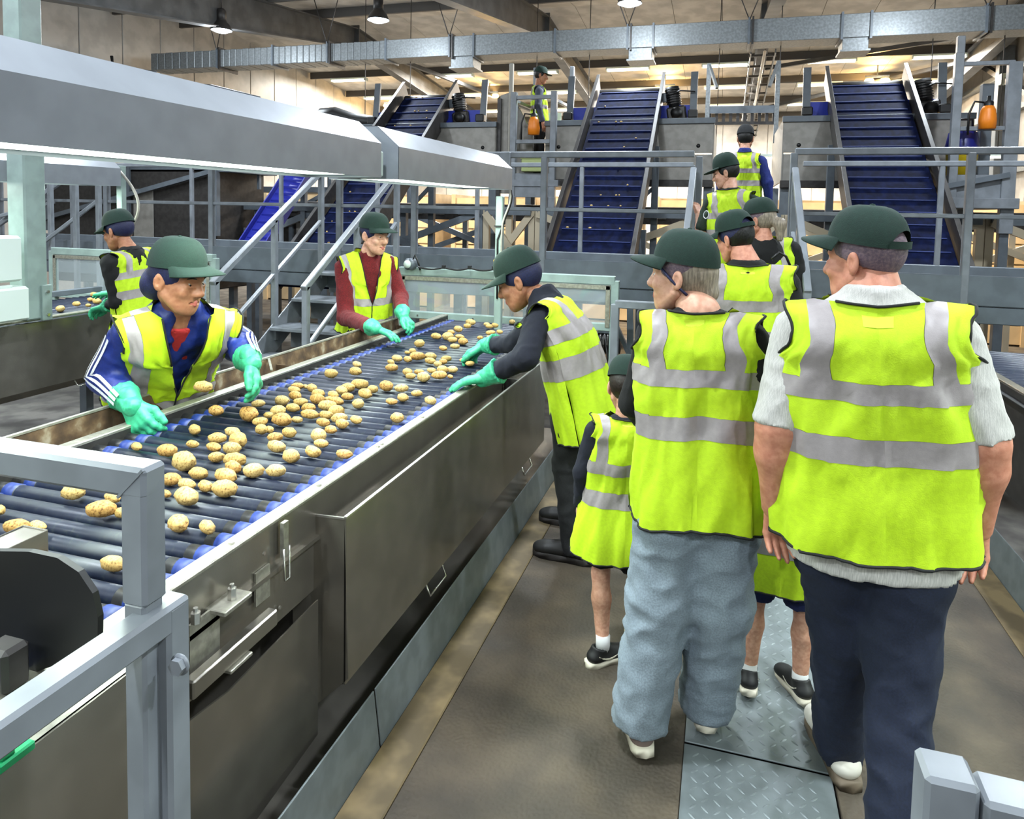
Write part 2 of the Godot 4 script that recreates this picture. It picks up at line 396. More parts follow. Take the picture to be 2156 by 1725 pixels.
func build_roof_lights():
	# high bay lamps
	var k := 0
	for z in [-11.25, -6.4, -1.6, 3.2]:
		for x in [-9.15, -5.9, -1.55, 2.6]:
			var t := thing("high_bay_lamp", "", "lamp", Vector3(x, 5.0, z))
			t.set_meta("label", ["round high bay lamp hanging before the dark rafter beside the cladded wall", "round high bay lamp with its grey housing hanging between two rafters", "round high bay lamp hanging above the air duct outlet", "round high bay lamp hanging over the right hand machines"][k] if z < -11 else "round high bay lamp hanging from the roof over the walkway and sorting tables")
			t.set_meta("group", "high bay lamps")
			var st := S(false)
			lathe(st, [Vector2(0.19, 0.0), Vector2(0.185, 0.02), Vector2(0.15, 0.1), Vector2(0.09, 0.17), Vector2(0.085, 0.19)], 28)
			put(t, "reflector", st, M.steel_dark)
			st = S(false); lathe(st, [Vector2(0.0, 0.18), Vector2(0.085, 0.18), Vector2(0.085, 0.36), Vector2(0.05, 0.4), Vector2(0.0, 0.4)], 20); put(t, "housing", st, M.steel_dark)
			st = S(false); tube(st, [Vector3(0, 0.38, 0), Vector3(0, roof_y(z) - 5.0 - 0.02, 0)], 0.012, 6); put(t, "stem", st, M.steel_dark)
			st = S(false); lathe(st, [Vector2(0.0, -0.045), Vector2(0.09, -0.035), Vector2(0.15, -0.01), Vector2(0.175, 0.012)], 28); put(t, "lens", st, M.lamp_glow)
			var l := OmniLight3D.new(); l.name = "lamp_light"; t.add_child(l, true)
			l.position = Vector3(0, -0.17, 0)
			l.light_color = Color(0.93, 0.97, 1.0); l.light_energy = E_BAY_SIDE; l.light_size = 0.12; l.omni_range = 40; l.omni_attenuation = 2; l.shadow_enabled = true
			var dn := SpotLight3D.new(); dn.name = "lamp_beam"; t.add_child(dn, true)
			dn.position = Vector3(0, -0.06, 0); dn.rotation_degrees.x = -90; dn.spot_angle = 76; dn.spot_angle_attenuation = 0.7
			dn.light_color = Color(0.93, 0.97, 1.0); dn.light_energy = E_BAY; dn.light_size = 0.15; dn.spot_range = 40; dn.spot_attenuation = 2; dn.shadow_enabled = true
			k += 1
	# fluorescent battens on the far slope
	var rows := [[-20.36, [-11.7, -8.08, -5.45, -2.8, -0.16, 2.5, 5.0]], [-22.62, [-11.75, -8.2, -5.35, -2.82, -0.15, 2.5, 4.95]], [-24.95, [-8.2, -5.4, -2.8, -0.15, 2.4]]]
	for r in rows:
		for x in r[1]:
			var z: float = r[0]
			var t := thing("fluorescent_light", "white twin tube fluorescent batten under the %s purlin beyond the roof ridge" % {-20.36: "first lit", -22.62: "second lit", -24.95: "third lit"}[z], "light", Vector3(x, roof_y(z) - 0.22, z), 0.0, "fluorescent battens on the far roof slope")
			one_box(t, "batten", Vector3(0, -0.03, 0), Vector3(1.2, 0.05, 0.24), M.white_plastic, 0.01)
			one_box(t, "end_cap", Vector3(-0.6, -0.06, 0), Vector3(0.03, 0.1, 0.24), M.white_plastic)
			one_box(t, "end_cap", Vector3(0.6, -0.06, 0), Vector3(0.03, 0.1, 0.24), M.white_plastic)
			for s in [-0.06, 0.06]:
				one_tube(t, "tube", [Vector3(-0.58, -0.08, s), Vector3(0.58, -0.08, s)], 0.028, M.fluo_glow, 8)
			var l := AreaLight3D.new(); l.name = "batten_light"; t.add_child(l, true)
			l.position = Vector3(0, -0.12, 0); l.rotation_degrees.x = -90; l.area_size = Vector2(1.15, 0.22)
			l.light_color = Color(1.0, 0.975, 0.93); l.light_energy = E_FLUO; l.area_range = 40; l.shadow_enabled = true
	# warm twin floodlights
	for p in [[-11.6, -23.2], [-7.6, -22.3], [-1.9, -22.1], [3.9, -21.9]]:
		var t := thing("warm_floodlight", "warm yellow twin floodlight hanging under the far roof slope", "light", Vector3(p[0], roof_y(p[1]) - 0.42, p[1]), 0.0, "warm floodlights under the far roof")
		for s in [-0.2, 0.2]:
			var st := S(false); lathe(st, [Vector2(0, -0.06), Vector2(0.1, -0.05), Vector2(0.13, 0.0), Vector2(0.1, 0.06), Vector2(0, 0.08)], 14, Vector3(s, 0, 0)); put(t, "bulb", st, M.warm_glow)
		one_bar(t, "bracket", Vector3(-0.3, 0.12, 0), Vector3(0.3, 0.12, 0), 0.06, 0.05, M.galv)
		one_bar(t, "drop_rod", Vector3(0, 0.1, 0), Vector3(0, 0.42, 0), 0.03, 0.03, M.galv)
		var l := OmniLight3D.new(); l.name = "flood_light"; t.add_child(l, true)
		l.position = Vector3(0, -0.16, 0); l.light_color = Color(1.0, 0.8, 0.5); l.light_energy = 5.0; l.light_size = 0.1; l.omni_range = 30; l.shadow_enabled = true

func build_duct():
	var t := thing("air_duct", "long galvanised rectangular air duct hung below the roof", "duct")
	var xs := []
	for px in [335, 475, 590, 704, 825, 957, 1007, 1175, 1325, 1378, 1575, 1766, 1826, 2062, 2250]:
		xs.append(gz(px, 100, -12.9).x)
	for i in xs.size() - 1:
		var a: float = xs[i]; var b: float = xs[i + 1]
		var h := 0.36 if i < 5 else 0.38
		if a < xs[4] - 0.01:   # thin pleated flexible sections
			var n := 9
			for k in n:
				var w := (b - a) / n
				one_box(t, "duct_pleat", Vector3(a + w * (k + 0.5), 5.02 - h / 2, -12.9), Vector3(w * 0.96, h - 0.012 * (k % 2), 0.5), M.galv, 0.012)
		else:
			one_box(t, "duct_section", Vector3((a + b) / 2, 5.02 - h / 2, -12.9), Vector3(b - a - 0.02, h, 0.52), M.galv, 0.008)
		one_box(t, "flange", Vector3(b, 5.02 - h / 2, -12.9), Vector3(0.035, h + 0.06, 0.58), M.paint_dark)
	for i in [5, 8, 11]:
		var a: float = xs[i]; var b: float = xs[i + 1]
		one_box(t, "outlet", Vector3((a + b) / 2, 4.55, -12.9), Vector3(b - a - 0.04, 0.2, 0.46), M.galv, 0.008)
		one_box(t, "outlet_lip", Vector3((a + b) / 2, 4.44, -12.9), Vector3(b - a + 0.02, 0.03, 0.5), M.galv)
	for i in [1, 3, 5, 8, 10, 13]:
		var x: float = xs[i]
		for s in [-0.28, 0.28]:
			one_tube(t, "hanger_wire", [Vector3(x, 5.0, -12.62), Vector3(x + s * 1.4, roof_y(-12.6) - 0.1, -12.6 + s * 0.5)], 0.01, M.steel_dark, 5)
		one_box(t, "hanger_strap", Vector3(x + 0.06, 4.83, -12.9), Vector3(0.03, 0.46, 0.6), M.steel_dark)

func lug_mesh() -> ArrayMesh:
	var st := S(false)
	var n := 8
	for k in n:
		var t := TAU * k / n; var u := TAU * (k + 1) / n
		tri(st, Vector3(0, 0.0045, 0), Vector3(0.015 * cos(t), 0, 0.0045 * sin(t)), Vector3(0.015 * cos(u), 0, 0.0045 * sin(u)))
	st.generate_normals(); return st.commit()

func lugs(parent: Node, at: Transform3D, w: float, l: float, pitch := 0.034):
	var mm := MultiMesh.new(); mm.transform_format = MultiMesh.TRANSFORM_3D; mm.mesh = M.lug
	var nx := int(w / pitch) - 1; var nz := int(l / pitch) - 1
	mm.instance_count = nx * nz
	for i in nx:
		for j in nz:
			var a := PI / 4 if (i + j) % 2 == 0 else -PI / 4
			mm.set_instance_transform(i * nz + j, at * Transform3D(Basis(Vector3.UP, a), Vector3((i + 1) * pitch, 0, -(j + 1) * pitch)))
	var o := MultiMeshInstance3D.new(); o.name = "tread_lugs"; o.multimesh = mm; o.material_override = M.plate
	o.set_meta("kind", "stuff"); parent.add_child(o, true)

func build_walkway():
	M["lug"] = lug_mesh()
	var t := thing("walkway", "raised walkway with worn brown rubber matting between the sorting machines", "walkway")
	var z0 := 1.6
	one_box(t, "floor_mat", Vector3(-0.457, -0.02, -2.4), Vector3(0.79, 0.04, 8.0), M.mat_floor, 0.003)
	one_box(t, "floor_mat", Vector3(0.785, -0.02, -2.4), Vector3(0.805, 0.04, 8.0), M.mat_floor, 0.003)
	one_box(t, "floor_mat", Vector3(0.16, -0.021, -4.9), Vector3(0.44, 0.04, 3.0), M.mat_floor, 0.004)
	one_box(t, "edge_board", Vector3(-0.92, -0.02, -2.4), Vector3(0.13, 0.04, 8.0), M.wood_edge, 0.004)
	one_box(t, "edge_board", Vector3(1.255, -0.02, -2.4), Vector3(0.13, 0.04, 8.0), M.wood_edge, 0.004)
	one_box(t, "deck", Vector3(0.16, -0.12, -2.4), Vector3(2.4, 0.15, 8.0), M.steel_dark)
	for x in [-0.9, 1.2]:
		for z in [-0.5, -3.0, -5.5]: one_box(t, "leg", Vector3(x, -0.35, z), Vector3(0.08, 0.3, 0.08), M.steel_dark)
	# chequer plates down the middle
	for p in [[-2.255, -3.4], [-1.15, -2.245], [1.5, -1.14]]:
		var plate := one_box(t, "tread_plate", Vector3(0.157, 0.001, (p[0] + p[1]) / 2), Vector3(0.437, 0.006, absf(p[0] - p[1])), M.plate, 0.002)
		plate.set_meta("label", "grey chequer tread plate")
		if p[0] < 0: lugs(plate, Transform3D(Basis(), Vector3(-0.06, 0.004, maxf(p[0], p[1]))), 0.437, absf(p[0] - p[1]))
	# toe boards: chequer strips leaning outwards
	for q in [[0.3, -1.93], [-1.94, -4.4], [-4.41, -6.2]]:
		var st := S(); var m: float = (q[0] + q[1]) / 2; var l := absf(q[0] - q[1])
		var b := Basis(Vector3.BACK, 0.12)
		bx(st, Vector3(-1.0, 0.085, m), Vector3(0.006, 0.19, l), b, 0.002)
		var o := put(t, "toe_board", st, M.plate)
		if q[0] > -4: lugs(o, Transform3D(b * Basis(Vector3.BACK, -PI / 2), Vector3(-0.985, 0.0, q[0])), 0.19, l, 0.05)
		st = S(); bx(st, Vector3(1.335, 0.085, m), Vector3(0.006, 0.19, l), b.inverse(), 0.002); put(t, "toe_board", st, M.plate)

func hexbolt(parent: Node, at: Vector3, d: Vector3, r := 0.011, h := 0.012):
	var st := S(); tube(st, [at, at + d * h], r, 6); put(parent, "bolt", st, M.bolt)

func build_sorting_table():
	var t := thing("sorting_table", "long stainless roller sorting table carrying potatoes under the light hood", "sorting table")
	var zn := -0.5; var zf := -5.4
	# rollers
	var core := S(false); tube(core, [Vector3(-2.1, 0, 0), Vector3(-1.3, 0, 0)], 0.0275, 16); core.generate_normals(); var core_m := core.commit()
	var fin := S(false); tube(fin, [Vector3(-0.022, 0, 0), Vector3(0.022, 0, 0)], 0.030, 16); fin.generate_normals(); var fin_m := fin.commit()
	var en := S(false); tube(en, [Vector3(-0.05, 0, 0), Vector3(0.05, 0, 0)], 0.0278, 16); en.generate_normals(); var end_m := en.commit()
	var nr := 64
	for k in nr:
		var z := -0.655 - k * 0.0737
		if z < zf + 0.03: break
		var r := inst(t, "roller", core_m, M.roller, Vector3(0, 0.795, z), Basis(Vector3.RIGHT, 0.7 * k))
		inst(r, "roller_end", end_m, M.roller_end, Vector3(-1.249, 0, 0)); inst(r, "roller_end", end_m, M.roller_end, Vector3(-2.12, 0, 0))
		inst(r, "blue_sleeve", fin_m, M.sleeve, Vector3(-1.245, 0, 0))
		inst(r, "blue_sleeve", fin_m, M.sleeve, Vector3(-2.095, 0, 0))
	# right rail
	var st := S()
	bx(st, Vector3(-1.168, 0.845, (zn + zf) / 2), Vector3(0.046, 0.012, zf - zn), Basis(), 0.003)
	put(t, "rail", st, M.steel_bright)
	st = S(); bx(st, Vector3(-1.153, 0.78, (zn + zf) / 2), Vector3(0.012, 0.125, zf - zn)); bx(st, Vector3(-1.142, 0.715, (zn + zf) / 2), Vector3(0.02, 0.012, zf - zn)); put(t, "side_frame", st, M.steel)
	st = S(); bx(st, Vector3(-1.16, 0.63, (zn + zf) / 2), Vector3(0.012, 0.17, zf - zn)); put(t, "lower_frame", st, M.steel)
	for p in [[490, 1144], [671, 1022], [795, 940], [803, 935], [892, 879], [1010, 800]]:
		var q := gy(p[0], p[1], 0.852); hexbolt(t, Vector3(-1.165, 0.85, q.z), Vector3.UP, 0.009, 0.006)
	# left rail and rusty side trough
	st = S(); bx(st, Vector3(-2.195, 0.845, (zn + zf) / 2), Vector3(0.05, 0.014, zf - zn), Basis(), 0.003); put(t, "rail", st, M.steel_bright)
	st = S(); bx(st, Vector3(-2.175, 0.81, (zn + zf) / 2), Vector3(0.01, 0.06, zf - zn)); put(t, "side_frame", st, M.steel_dark)
	st = S(); bx(st, Vector3(-2.30, 0.80, (-0.5 - 4.75) / 2), Vector3(0.012, 0.2, 4.25), Basis(Vector3.BACK, 0.12), 0.003); put(t, "trough_wall", st, M.rusty)
	st = S(); bx(st, Vector3(-2.25, 0.7, (-0.5 - 4.75) / 2), Vector3(0.12, 0.012, 4.25)); bx(st, Vector3(-2.218, 0.77, (-0.5 - 4.75) / 2), Vector3(0.008, 0.14, 4.25)); put(t, "trough_floor", st, M.rusty)
	st = S(); bar(st, Vector3(-2.312, 0.903, -0.5), Vector3(-2.312, 0.903, -4.75), 0.016, 0.008); put(t, "trough_edge", st, M.steel_bright)
	for z in [-1.0, -3.25, -4.7]:
		one_box(t, "trough_divider", Vector3(-2.262, 0.78, z), Vector3(0.09, 0.15, 0.008), M.rusty)
	one_bar(t, "trough_handle", Vector3(-2.3, 0.9, -3.18), Vector3(-2.225, 0.86, -3.1), 0.012, 0.008, M.steel_bright)
	# right catch trough and its big outer panel
	var zp := -1.813
	st = S(); prism(st, PackedVector2Array([Vector2(-1.05, 0.784), Vector2(-1.044, 0.784), Vector2(-1.044, 0.268), Vector2(-1.05, 0.268)]), -4.25, zp); put(t, "outer_panel", st, M.steel)
	st = S(); bx(st, Vector3(-1.047, 0.786, (zp - 4.25) / 2), Vector3(0.01, 0.006, 4.25 + zp)); put(t, "panel_lip", st, M.bolt)
	st = S(); quad(st, Vector3(-1.14, 0.62, zp), Vector3(-1.052, 0.56, zp), Vector3(-1.052, 0.56, -4.25), Vector3(-1.14, 0.62, -4.25)); bx(st, Vector3(-1.1, 0.7, -3.7), Vector3(0.09, 0.16, 0.006)); put(t, "catch_trough", st, M.steel_dark)
	var pl := PackedVector2Array()
	for p in [[650, 1083], [725, 1092], [733, 1430], [590, 1545], [481, 1602], [481, 1457], [617, 1335], [613, 1122]]:
		var q := gz(p[0], p[1], zp); pl.append(Vector2(q.x, q.y))
	st = S(); prism(st, pl, zp - 0.006, zp); put(t, "end_plate", st, M.steel)
	var c1 := gz(650, 1083, zp); var c2 := gz(725, 1092, zp)
	one_bar(t, "end_lip", c1, c2, 0.006, 0.006, M.bolt)
	# chute below the panel, sloping inwards
	st = S(); quad(st, Vector3(-1.05, 0.27, zp), Vector3(-1.5, 0.05, zp), Vector3(-1.5, 0.05, -4.2), Vector3(-1.05, 0.27, -4.2)); put(t, "under_chute", st, M.steel_dark)
	# wire handles hanging below the panel
	for z in [-2.42, -3.75]:
		one_tube(t, "wire_handle", [Vector3(-1.05, 0.275, z), Vector3(-1.03, 0.225, z), Vector3(-1.03, 0.225, z - 0.16), Vector3(-1.05, 0.275, z - 0.16)], 0.004, M.bolt, 6)
	# near end: ledge with a deep skirt in front of the rail, and the adjusting brackets
	st = S(); bx(st, Vector3(-1.11, 0.815, -0.75), Vector3(0.13, 0.01, 0.75)); put(t, "near_ledge", st, M.steel_bright)
	st = S(); bx(st, Vector3(-1.047, 0.5, -0.75), Vector3(0.008, 0.64, 0.75)); put(t, "near_skirt", st, M.steel)
	var k1 := gx(398, 1520, -1.13); var k2 := gx(481, 1457, -1.13)
	st = S(); prism(st, PackedVector2Array([Vector2(0.7, k1.y - (k2.y - k1.y) / (k1.z - k2.z) * (-k1.z - 0.7)), Vector2(-k1.z, k1.y), Vector2(-k2.z, k2.y), Vector2(1.8, k2.y + 0.02), Vector2(1.8, 0.1), Vector2(0.7, 0.02)]), -1.135, -1.13, Transform3D(Basis(Vector3(0, 0, -1), Vector3.UP, Vector3(1, 0, 0)), Vector3.ZERO)); put(t, "lower_skirt", st, M.steel)
	one_box(t, "inner_panel", Vector3(-1.36, 0.42, -3.0), Vector3(0.02, 0.66, 4.6), M.steel)
	var a := gx(396, 1455, -1.10); var b := gx(575, 1252, -1.10)
	one_bar(t, "slide_bar", Vector3(-1.1, a.y, a.z), Vector3(-1.1, a.y, b.z), 0.03, 0.045, M.steel, 0.004)
	one_box(t, "mounting_plate", gx(552, 1232, -1.143), Vector3(0.006, 0.09, 0.06), M.steel_bright); one_box(t, "mounting_plate", gx(430, 1345, -1.135), Vector3(0.006, 0.12, 0.1), M.steel_bright)
	var bp := gx(482, 1268, -1.12)
	one_box(t, "clamp_plate", bp, Vector3(0.06, 0.012, 0.1), M.steel_bright, 0.002)
	hexbolt(t, bp + Vector3(0.005, 0.004, -0.005), Vector3.UP, 0.011, 0.03); hexbolt(t, bp + Vector3(0.005, 0.03, -0.005), Vector3.UP, 0.006, 0.014)
	var bq := gx(412, 1312, -1.12)
	hexbolt(t, bq, Vector3.UP, 0.011, 0.025); hexbolt(t, bq + Vector3(0, 0.02, 0), Vector3.UP, 0.006, 0.016)
	var br := gx(492, 1392, -1.1)
	one_box(t, "clamp_plate", br, Vector3(0.05, 0.01, 0.08), M.steel_bright, 0.002)
	for p in [[552, 1165], [552, 1299], [585, 1279]]:
		hexbolt(t, gx(p[0], p[1], -1.153) + Vector3(0.004, 0, 0), Vector3.RIGHT, 0.005, 0.004)
	# over-centre latch at the end of the trough
	var la := gx(592, 1120, -1.14)
	st = S(); bx(st, la + Vector3(0.01, -0.02, 0), Vector3(0.012, 0.1, 0.022)); put(t, "latch", st, M.steel_bright)
	one_tube(t, "latch_loop", [la + Vector3(0.018, -0.04, -0.012), la + Vector3(0.02, -0.13, -0.01), la + Vector3(0.02, -0.13, 0.012), la + Vector3(0.018, -0.04, 0.014)], 0.003, M.bolt, 6)
	one_box(t, "drip_tray", Vector3(-1.7, -0.12, -2.9), Vector3(1.24, 0.02, 5.6), M.steel)
	# supports
	for z in [-1.4, -3.0, -5.0]:
		for x in [-1.45, -2.1]:
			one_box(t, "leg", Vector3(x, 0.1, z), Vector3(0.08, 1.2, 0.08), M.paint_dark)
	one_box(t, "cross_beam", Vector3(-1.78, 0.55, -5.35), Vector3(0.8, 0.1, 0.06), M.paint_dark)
	# infeed end with a black rubber flap and steel bracket, at the near left
	var u := thing("infeed_guide", "black rubber guide flap on a steel channel at the infeed end of the table", "guide flap")
	var e := PackedVector2Array()
	var fz := -0.93
	for p in [[-60, 1160], [60, 1162], [120, 1175], [165, 1205], [195, 1250], [206, 1300], [205, 1360], [150, 1390], [60, 1420], [-60, 1440]]:
		var q := gz(p[0], p[1], fz); e.append(Vector2(q.x, q.y))
	st = S(); prism(st, e, fz - 0.012, fz); put(u, "flap", st, M.black)
	var ch := gy(78, 1126, 0.98)
	one_box(u, "channel_top", ch + Vector3(-0.03, -0.002, 0.28), Vector3(0.07, 0.005, 0.6), M.steel, 0.001)
	one_box(u, "channel_face", ch + Vector3(0.004, -0.02, 0.28), Vector3(0.005, 0.045, 0.6), M.steel, 0.001)
	one_box(u, "channel_back", ch + Vector3(-0.064, -0.04, 0.28), Vector3(0.005, 0.085, 0.6), M.steel_dark, 0.001)
	one_box(u, "channel_lip", ch + Vector3(-0.03, -0.083, 0.28), Vector3(0.07, 0.005, 0.6), M.steel_bright, 0.001)
	one_box(u, "channel_end", ch + Vector3(-0.03, -0.04, -0.02), Vector3(0.07, 0.085, 0.005), M.steel, 0.001)
	one_box(u, "bearing_block", gz(12, 1400, fz + 0.05), Vector3(0.06, 0.08, 0.05), M.steel_dark, 0.008)
	var gp := gy(14, 1585, 0.83)
	var gr := thing("green_clip", "small green plastic clip on the steel ledge", "clip", Vector3(gp.x, 0.82, gp.z))
	one_box(gr, "clip_base", Vector3(0, 0.008, 0), Vector3(0.05, 0.016, 0.06), M.green_plastic, 0.003)
	one_box(gr, "clip_tab", Vector3(-0.005, 0.024, 0.012), Vector3(0.05, 0.018, 0.025), M.green_plastic, 0.003)

# open-bottomed light hood along z; returns its node
func hood(called: String, label: String, xc: float, z0: float, z1: float, yb: float, slope: float, bright := true, hw := 0.19) -> Node3D:
	var t := thing(called, label, "light hood")
	var prof := [Vector2(-hw, 0), Vector2(-hw, 0.155), Vector2(-0.075, 0.255), Vector2(0.075, 0.255), Vector2(hw, 0.155), Vector2(hw, 0)]
	var st := S()
	var ya := yb + slope * -z0; var yc := yb + slope * -z1
	for i in prof.size() - 1:
		var p: Vector2 = prof[i]; var q: Vector2 = prof[i + 1]
		var n := Vector3(q.y - p.y, -(q.x - p.x), 0).normalized() * 0.004
		var a := Vector3(xc + p.x, ya + p.y, z0); var b := Vector3(xc + q.x, ya + q.y, z0); var c := Vector3(xc + q.x, yc + q.y, z1); var d := Vector3(xc + p.x, yc + p.y, z1)
		quad(st, a, b, c, d); quad(st, d + n, c + n, b + n, a + n)
		quad(st, a, d, d + n, a + n)
		quad(st, b, b + n, c + n, c)
	put(t, "hood_shell", st, M.hood)
	for e in [[z0, ya], [z1, yc]]:
		st = S(); var pv := PackedVector2Array()
		for p in prof: pv.append(Vector2(xc + p.x * 0.99, e[1] + p.y * 0.99 + 0.001))
		prism(st, pv, e[0] - 0.002, e[0] + 0.002)
		put(t, "end_cap", st, M.hood)
	st = S(); quad(st, Vector3(xc - 0.17, ya + 0.012, z0 - 0.04), Vector3(xc + 0.17, ya + 0.012, z0 - 0.04), Vector3(xc + 0.17, yc + 0.012, z1 + 0.04), Vector3(xc - 0.17, yc + 0.012, z1 + 0.04))
	put(t, "diffuser", st, M.tube_glow)
	var l := AreaLight3D.new(); l.name = "hood_light"; t.add_child(l, true)
	l.position = Vector3(xc, (ya + yc) / 2 - 0.006, (z0 + z1) / 2); l.rotation_degrees = Vector3(-90, 0, 0)
	l.area_size = Vector2(0.32, absf(z1 - z0) - 0.1); l.light_color = Color(0.93, 1.0, 0.95)
	l.light_energy = E_HOOD * absf(z1 - z0); l.area_range = 30; l.shadow_enabled = true
	return t

func build_hoods():
	hood("light_hood", "long brushed metal light hood over the infeed half of the sorting table", -1.69, 0.4, -2.9, 1.819, 0.0101)
	var h := hood("light_hood", "shorter brushed metal light hood over the discharge half of the sorting table", -1.69, -3.08, -4.95, 1.819, 0.0101)
	# link between the two hoods
	var st := S(); bx(st, Vector3(-1.69, 2.03, -2.99), Vector3(0.12, 0.06, 0.3)); put(h, "link_bracket", st, M.paint_green)
	one_box(h, "tube_holder", Vector3(-1.69, 1.92, -2.99), Vector3(0.25, 0.12, 0.12), M.white_plastic, 0.006)
	# post and cables at the far end
	var p := thing("hood_post", "pale green post with cables carrying the far end of the light hood", "post", Vector3(-1.63, 0, -5.08))
	one_box(p, "post_tube", Vector3(0, 1.3, 0), Vector3(0.055, 1.05, 0.055), M.paint_green, 0.006)
	one_box(p, "base", Vector3(0, 0.6, -0.1), Vector3(0.1, 0.4, 0.1), M.paint_dark, 0.004)
	for k in 2:
		var pts := []
		for i in 9:
			var u := i / 8.0
			pts.append(Vector3(0.04 + 0.07 * sin(u * PI) * (1.3 - u), 1.95 - u * 0.33, 0.03 + 0.03 * k))
		pts.append(Vector3(-0.005 + k * 0.03, 1.5, 0.035)); pts.append(Vector3(0.0 + k * 0.03, 1.05, 0.035))
		one_tube(p, "cable", pts, 0.007, M.cable_grey if k else M.black, 6)
	for y in [1.6, 1.3]: one_box(p, "cable_tie", Vector3(0, y, 0), Vector3(0.065, 0.01, 0.085), M.black)

func build_left_line():
	var t := thing("sorting_table", "second sorting table with a plain side panel under the tall pale post", "sorting table")
	var zn := -2.6; var zf := -5.5; var m := (zn + zf) / 2; var l := zn - zf
	one_box(t, "side_panel", Vector3(-4.82, 0.58, m), Vector3(0.012, 0.5, l), M.steel, 0.003)
	one_box(t, "rail", Vector3(-4.85, 0.848, m), Vector3(0.07, 0.015, l), M.steel_bright, 0.003)
	one_box(t, "rail", Vector3(-5.92, 0.868, m), Vector3(0.06, 0.05, l), M.paint_dark, 0.004)
	var core := S(false); tube(core, [Vector3(-5.9, 0, 0), Vector3(-4.88, 0, 0)], 0.03, 12); core.generate_normals(); var cm := core.commit()
	for k in 39: inst(t, "roller", cm, M.roller, Vector3(0, 0.79, zn - 0.05 - k * 0.074), Basis(Vector3.RIGHT, k))
	for z in [-3.2, -5.2]:
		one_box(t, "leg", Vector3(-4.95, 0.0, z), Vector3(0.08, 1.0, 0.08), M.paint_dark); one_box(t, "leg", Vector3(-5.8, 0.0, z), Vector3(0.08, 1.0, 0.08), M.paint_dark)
	one_tube(t, "wire_handle", [Vector3(-4.8, 0.33, -4.2), Vector3(-4.77, 0.29, -4.2), Vector3(-4.77, 0.29, -4.5), Vector3(-4.8, 0.33, -4.5)], 0.005, M.bolt, 6)
	one_box(t, "inner_panel", Vector3(-5.3, 0.4, m), Vector3(0.02, 0.5, l), M.steel)
	hood("light_hood", "brushed metal light hood over the second table with the tall post", -5.28, -2.0, -4.95, 1.83, 0.0075)
	# tall pale post with two boxes
	var b := gx(62, 668, -4.85)
	var p := thing("hood_post", "tall pale green square post with bolted foot standing on the left table", "post", Vector3(-4.85, 0.855, b.z))
	one_box(p, "post_tube", Vector3(0, 1.2, 0), Vector3(0.17, 2.4, 0.17), M.paint_green, 0.012)
	one_box(p, "foot_bracket", Vector3(0.09, 0.12, -0.06), Vector3(0.03, 0.26, 0.08), M.paint_green, 0.004)
	for y in [0.03, 0.2]: hexbolt(p, Vector3(0.105, y, -0.06), Vector3.RIGHT, 0.012, 0.012)
	var c := gx(20, 545, -4.75); var c2 := gx(25, 640, -4.73)
	var q := thing("switch_box", "upper pale plastic switch box beside the tall post", "box", Vector3(-4.78, c.y, c.z + 0.12))
	one_box(q, "box_body", Vector3.ZERO, Vector3(0.14, 0.32, 0.36), M.white_plastic, 0.015)
	one_box(q, "box_lid", Vector3(0.075, 0, 0), Vector3(0.02, 0.3, 0.34), M.white_plastic, 0.008)
	q = thing("switch_box", "lower pale plastic switch box beside the tall post", "box", Vector3(-4.76, c2.y, c2.z + 0.12))
	one_box(q, "box_body", Vector3.ZERO, Vector3(0.16, 0.24, 0.42), M.white_plastic, 0.015)
	one_box(q, "box_lid", Vector3(0.085, 0, 0), Vector3(0.02, 0.22, 0.4), M.white_plastic, 0.008)
	one_box(q, "hinge", Vector3(0.05, 0.125, -0.05), Vector3(0.04, 0.02, 0.1), M.white_plastic, 0.004)
	# thin post at the far end of that hood with a looping cable
	var h := thing("hood_post", "thin pale post with a looping cable at the end of the left light hood", "post", Vector3(-5.22, 0.3, -5.08))
	one_box(h, "post_tube", Vector3(0, 0.88, 0), Vector3(0.06, 1.75, 0.06), M.paint_green, 0.006)
	var pts := []
	for i in 13:
		var u := i / 12.0
		pts.append(Vector3(0.02 + 0.22 * sin(u * PI * 0.95), 1.72 - 0.62 * u, 0.05))
	pts.append(Vector3(-0.01, 1.0, 0.04))
	one_tube(h, "cable", pts, 0.012, M.cable_grey, 8)
	one_tube(h, "cable", [Vector3(0.03, 1.1, 0.04), Vector3(0.03, 0.6, 0.04)], 0.012, M.black, 8)

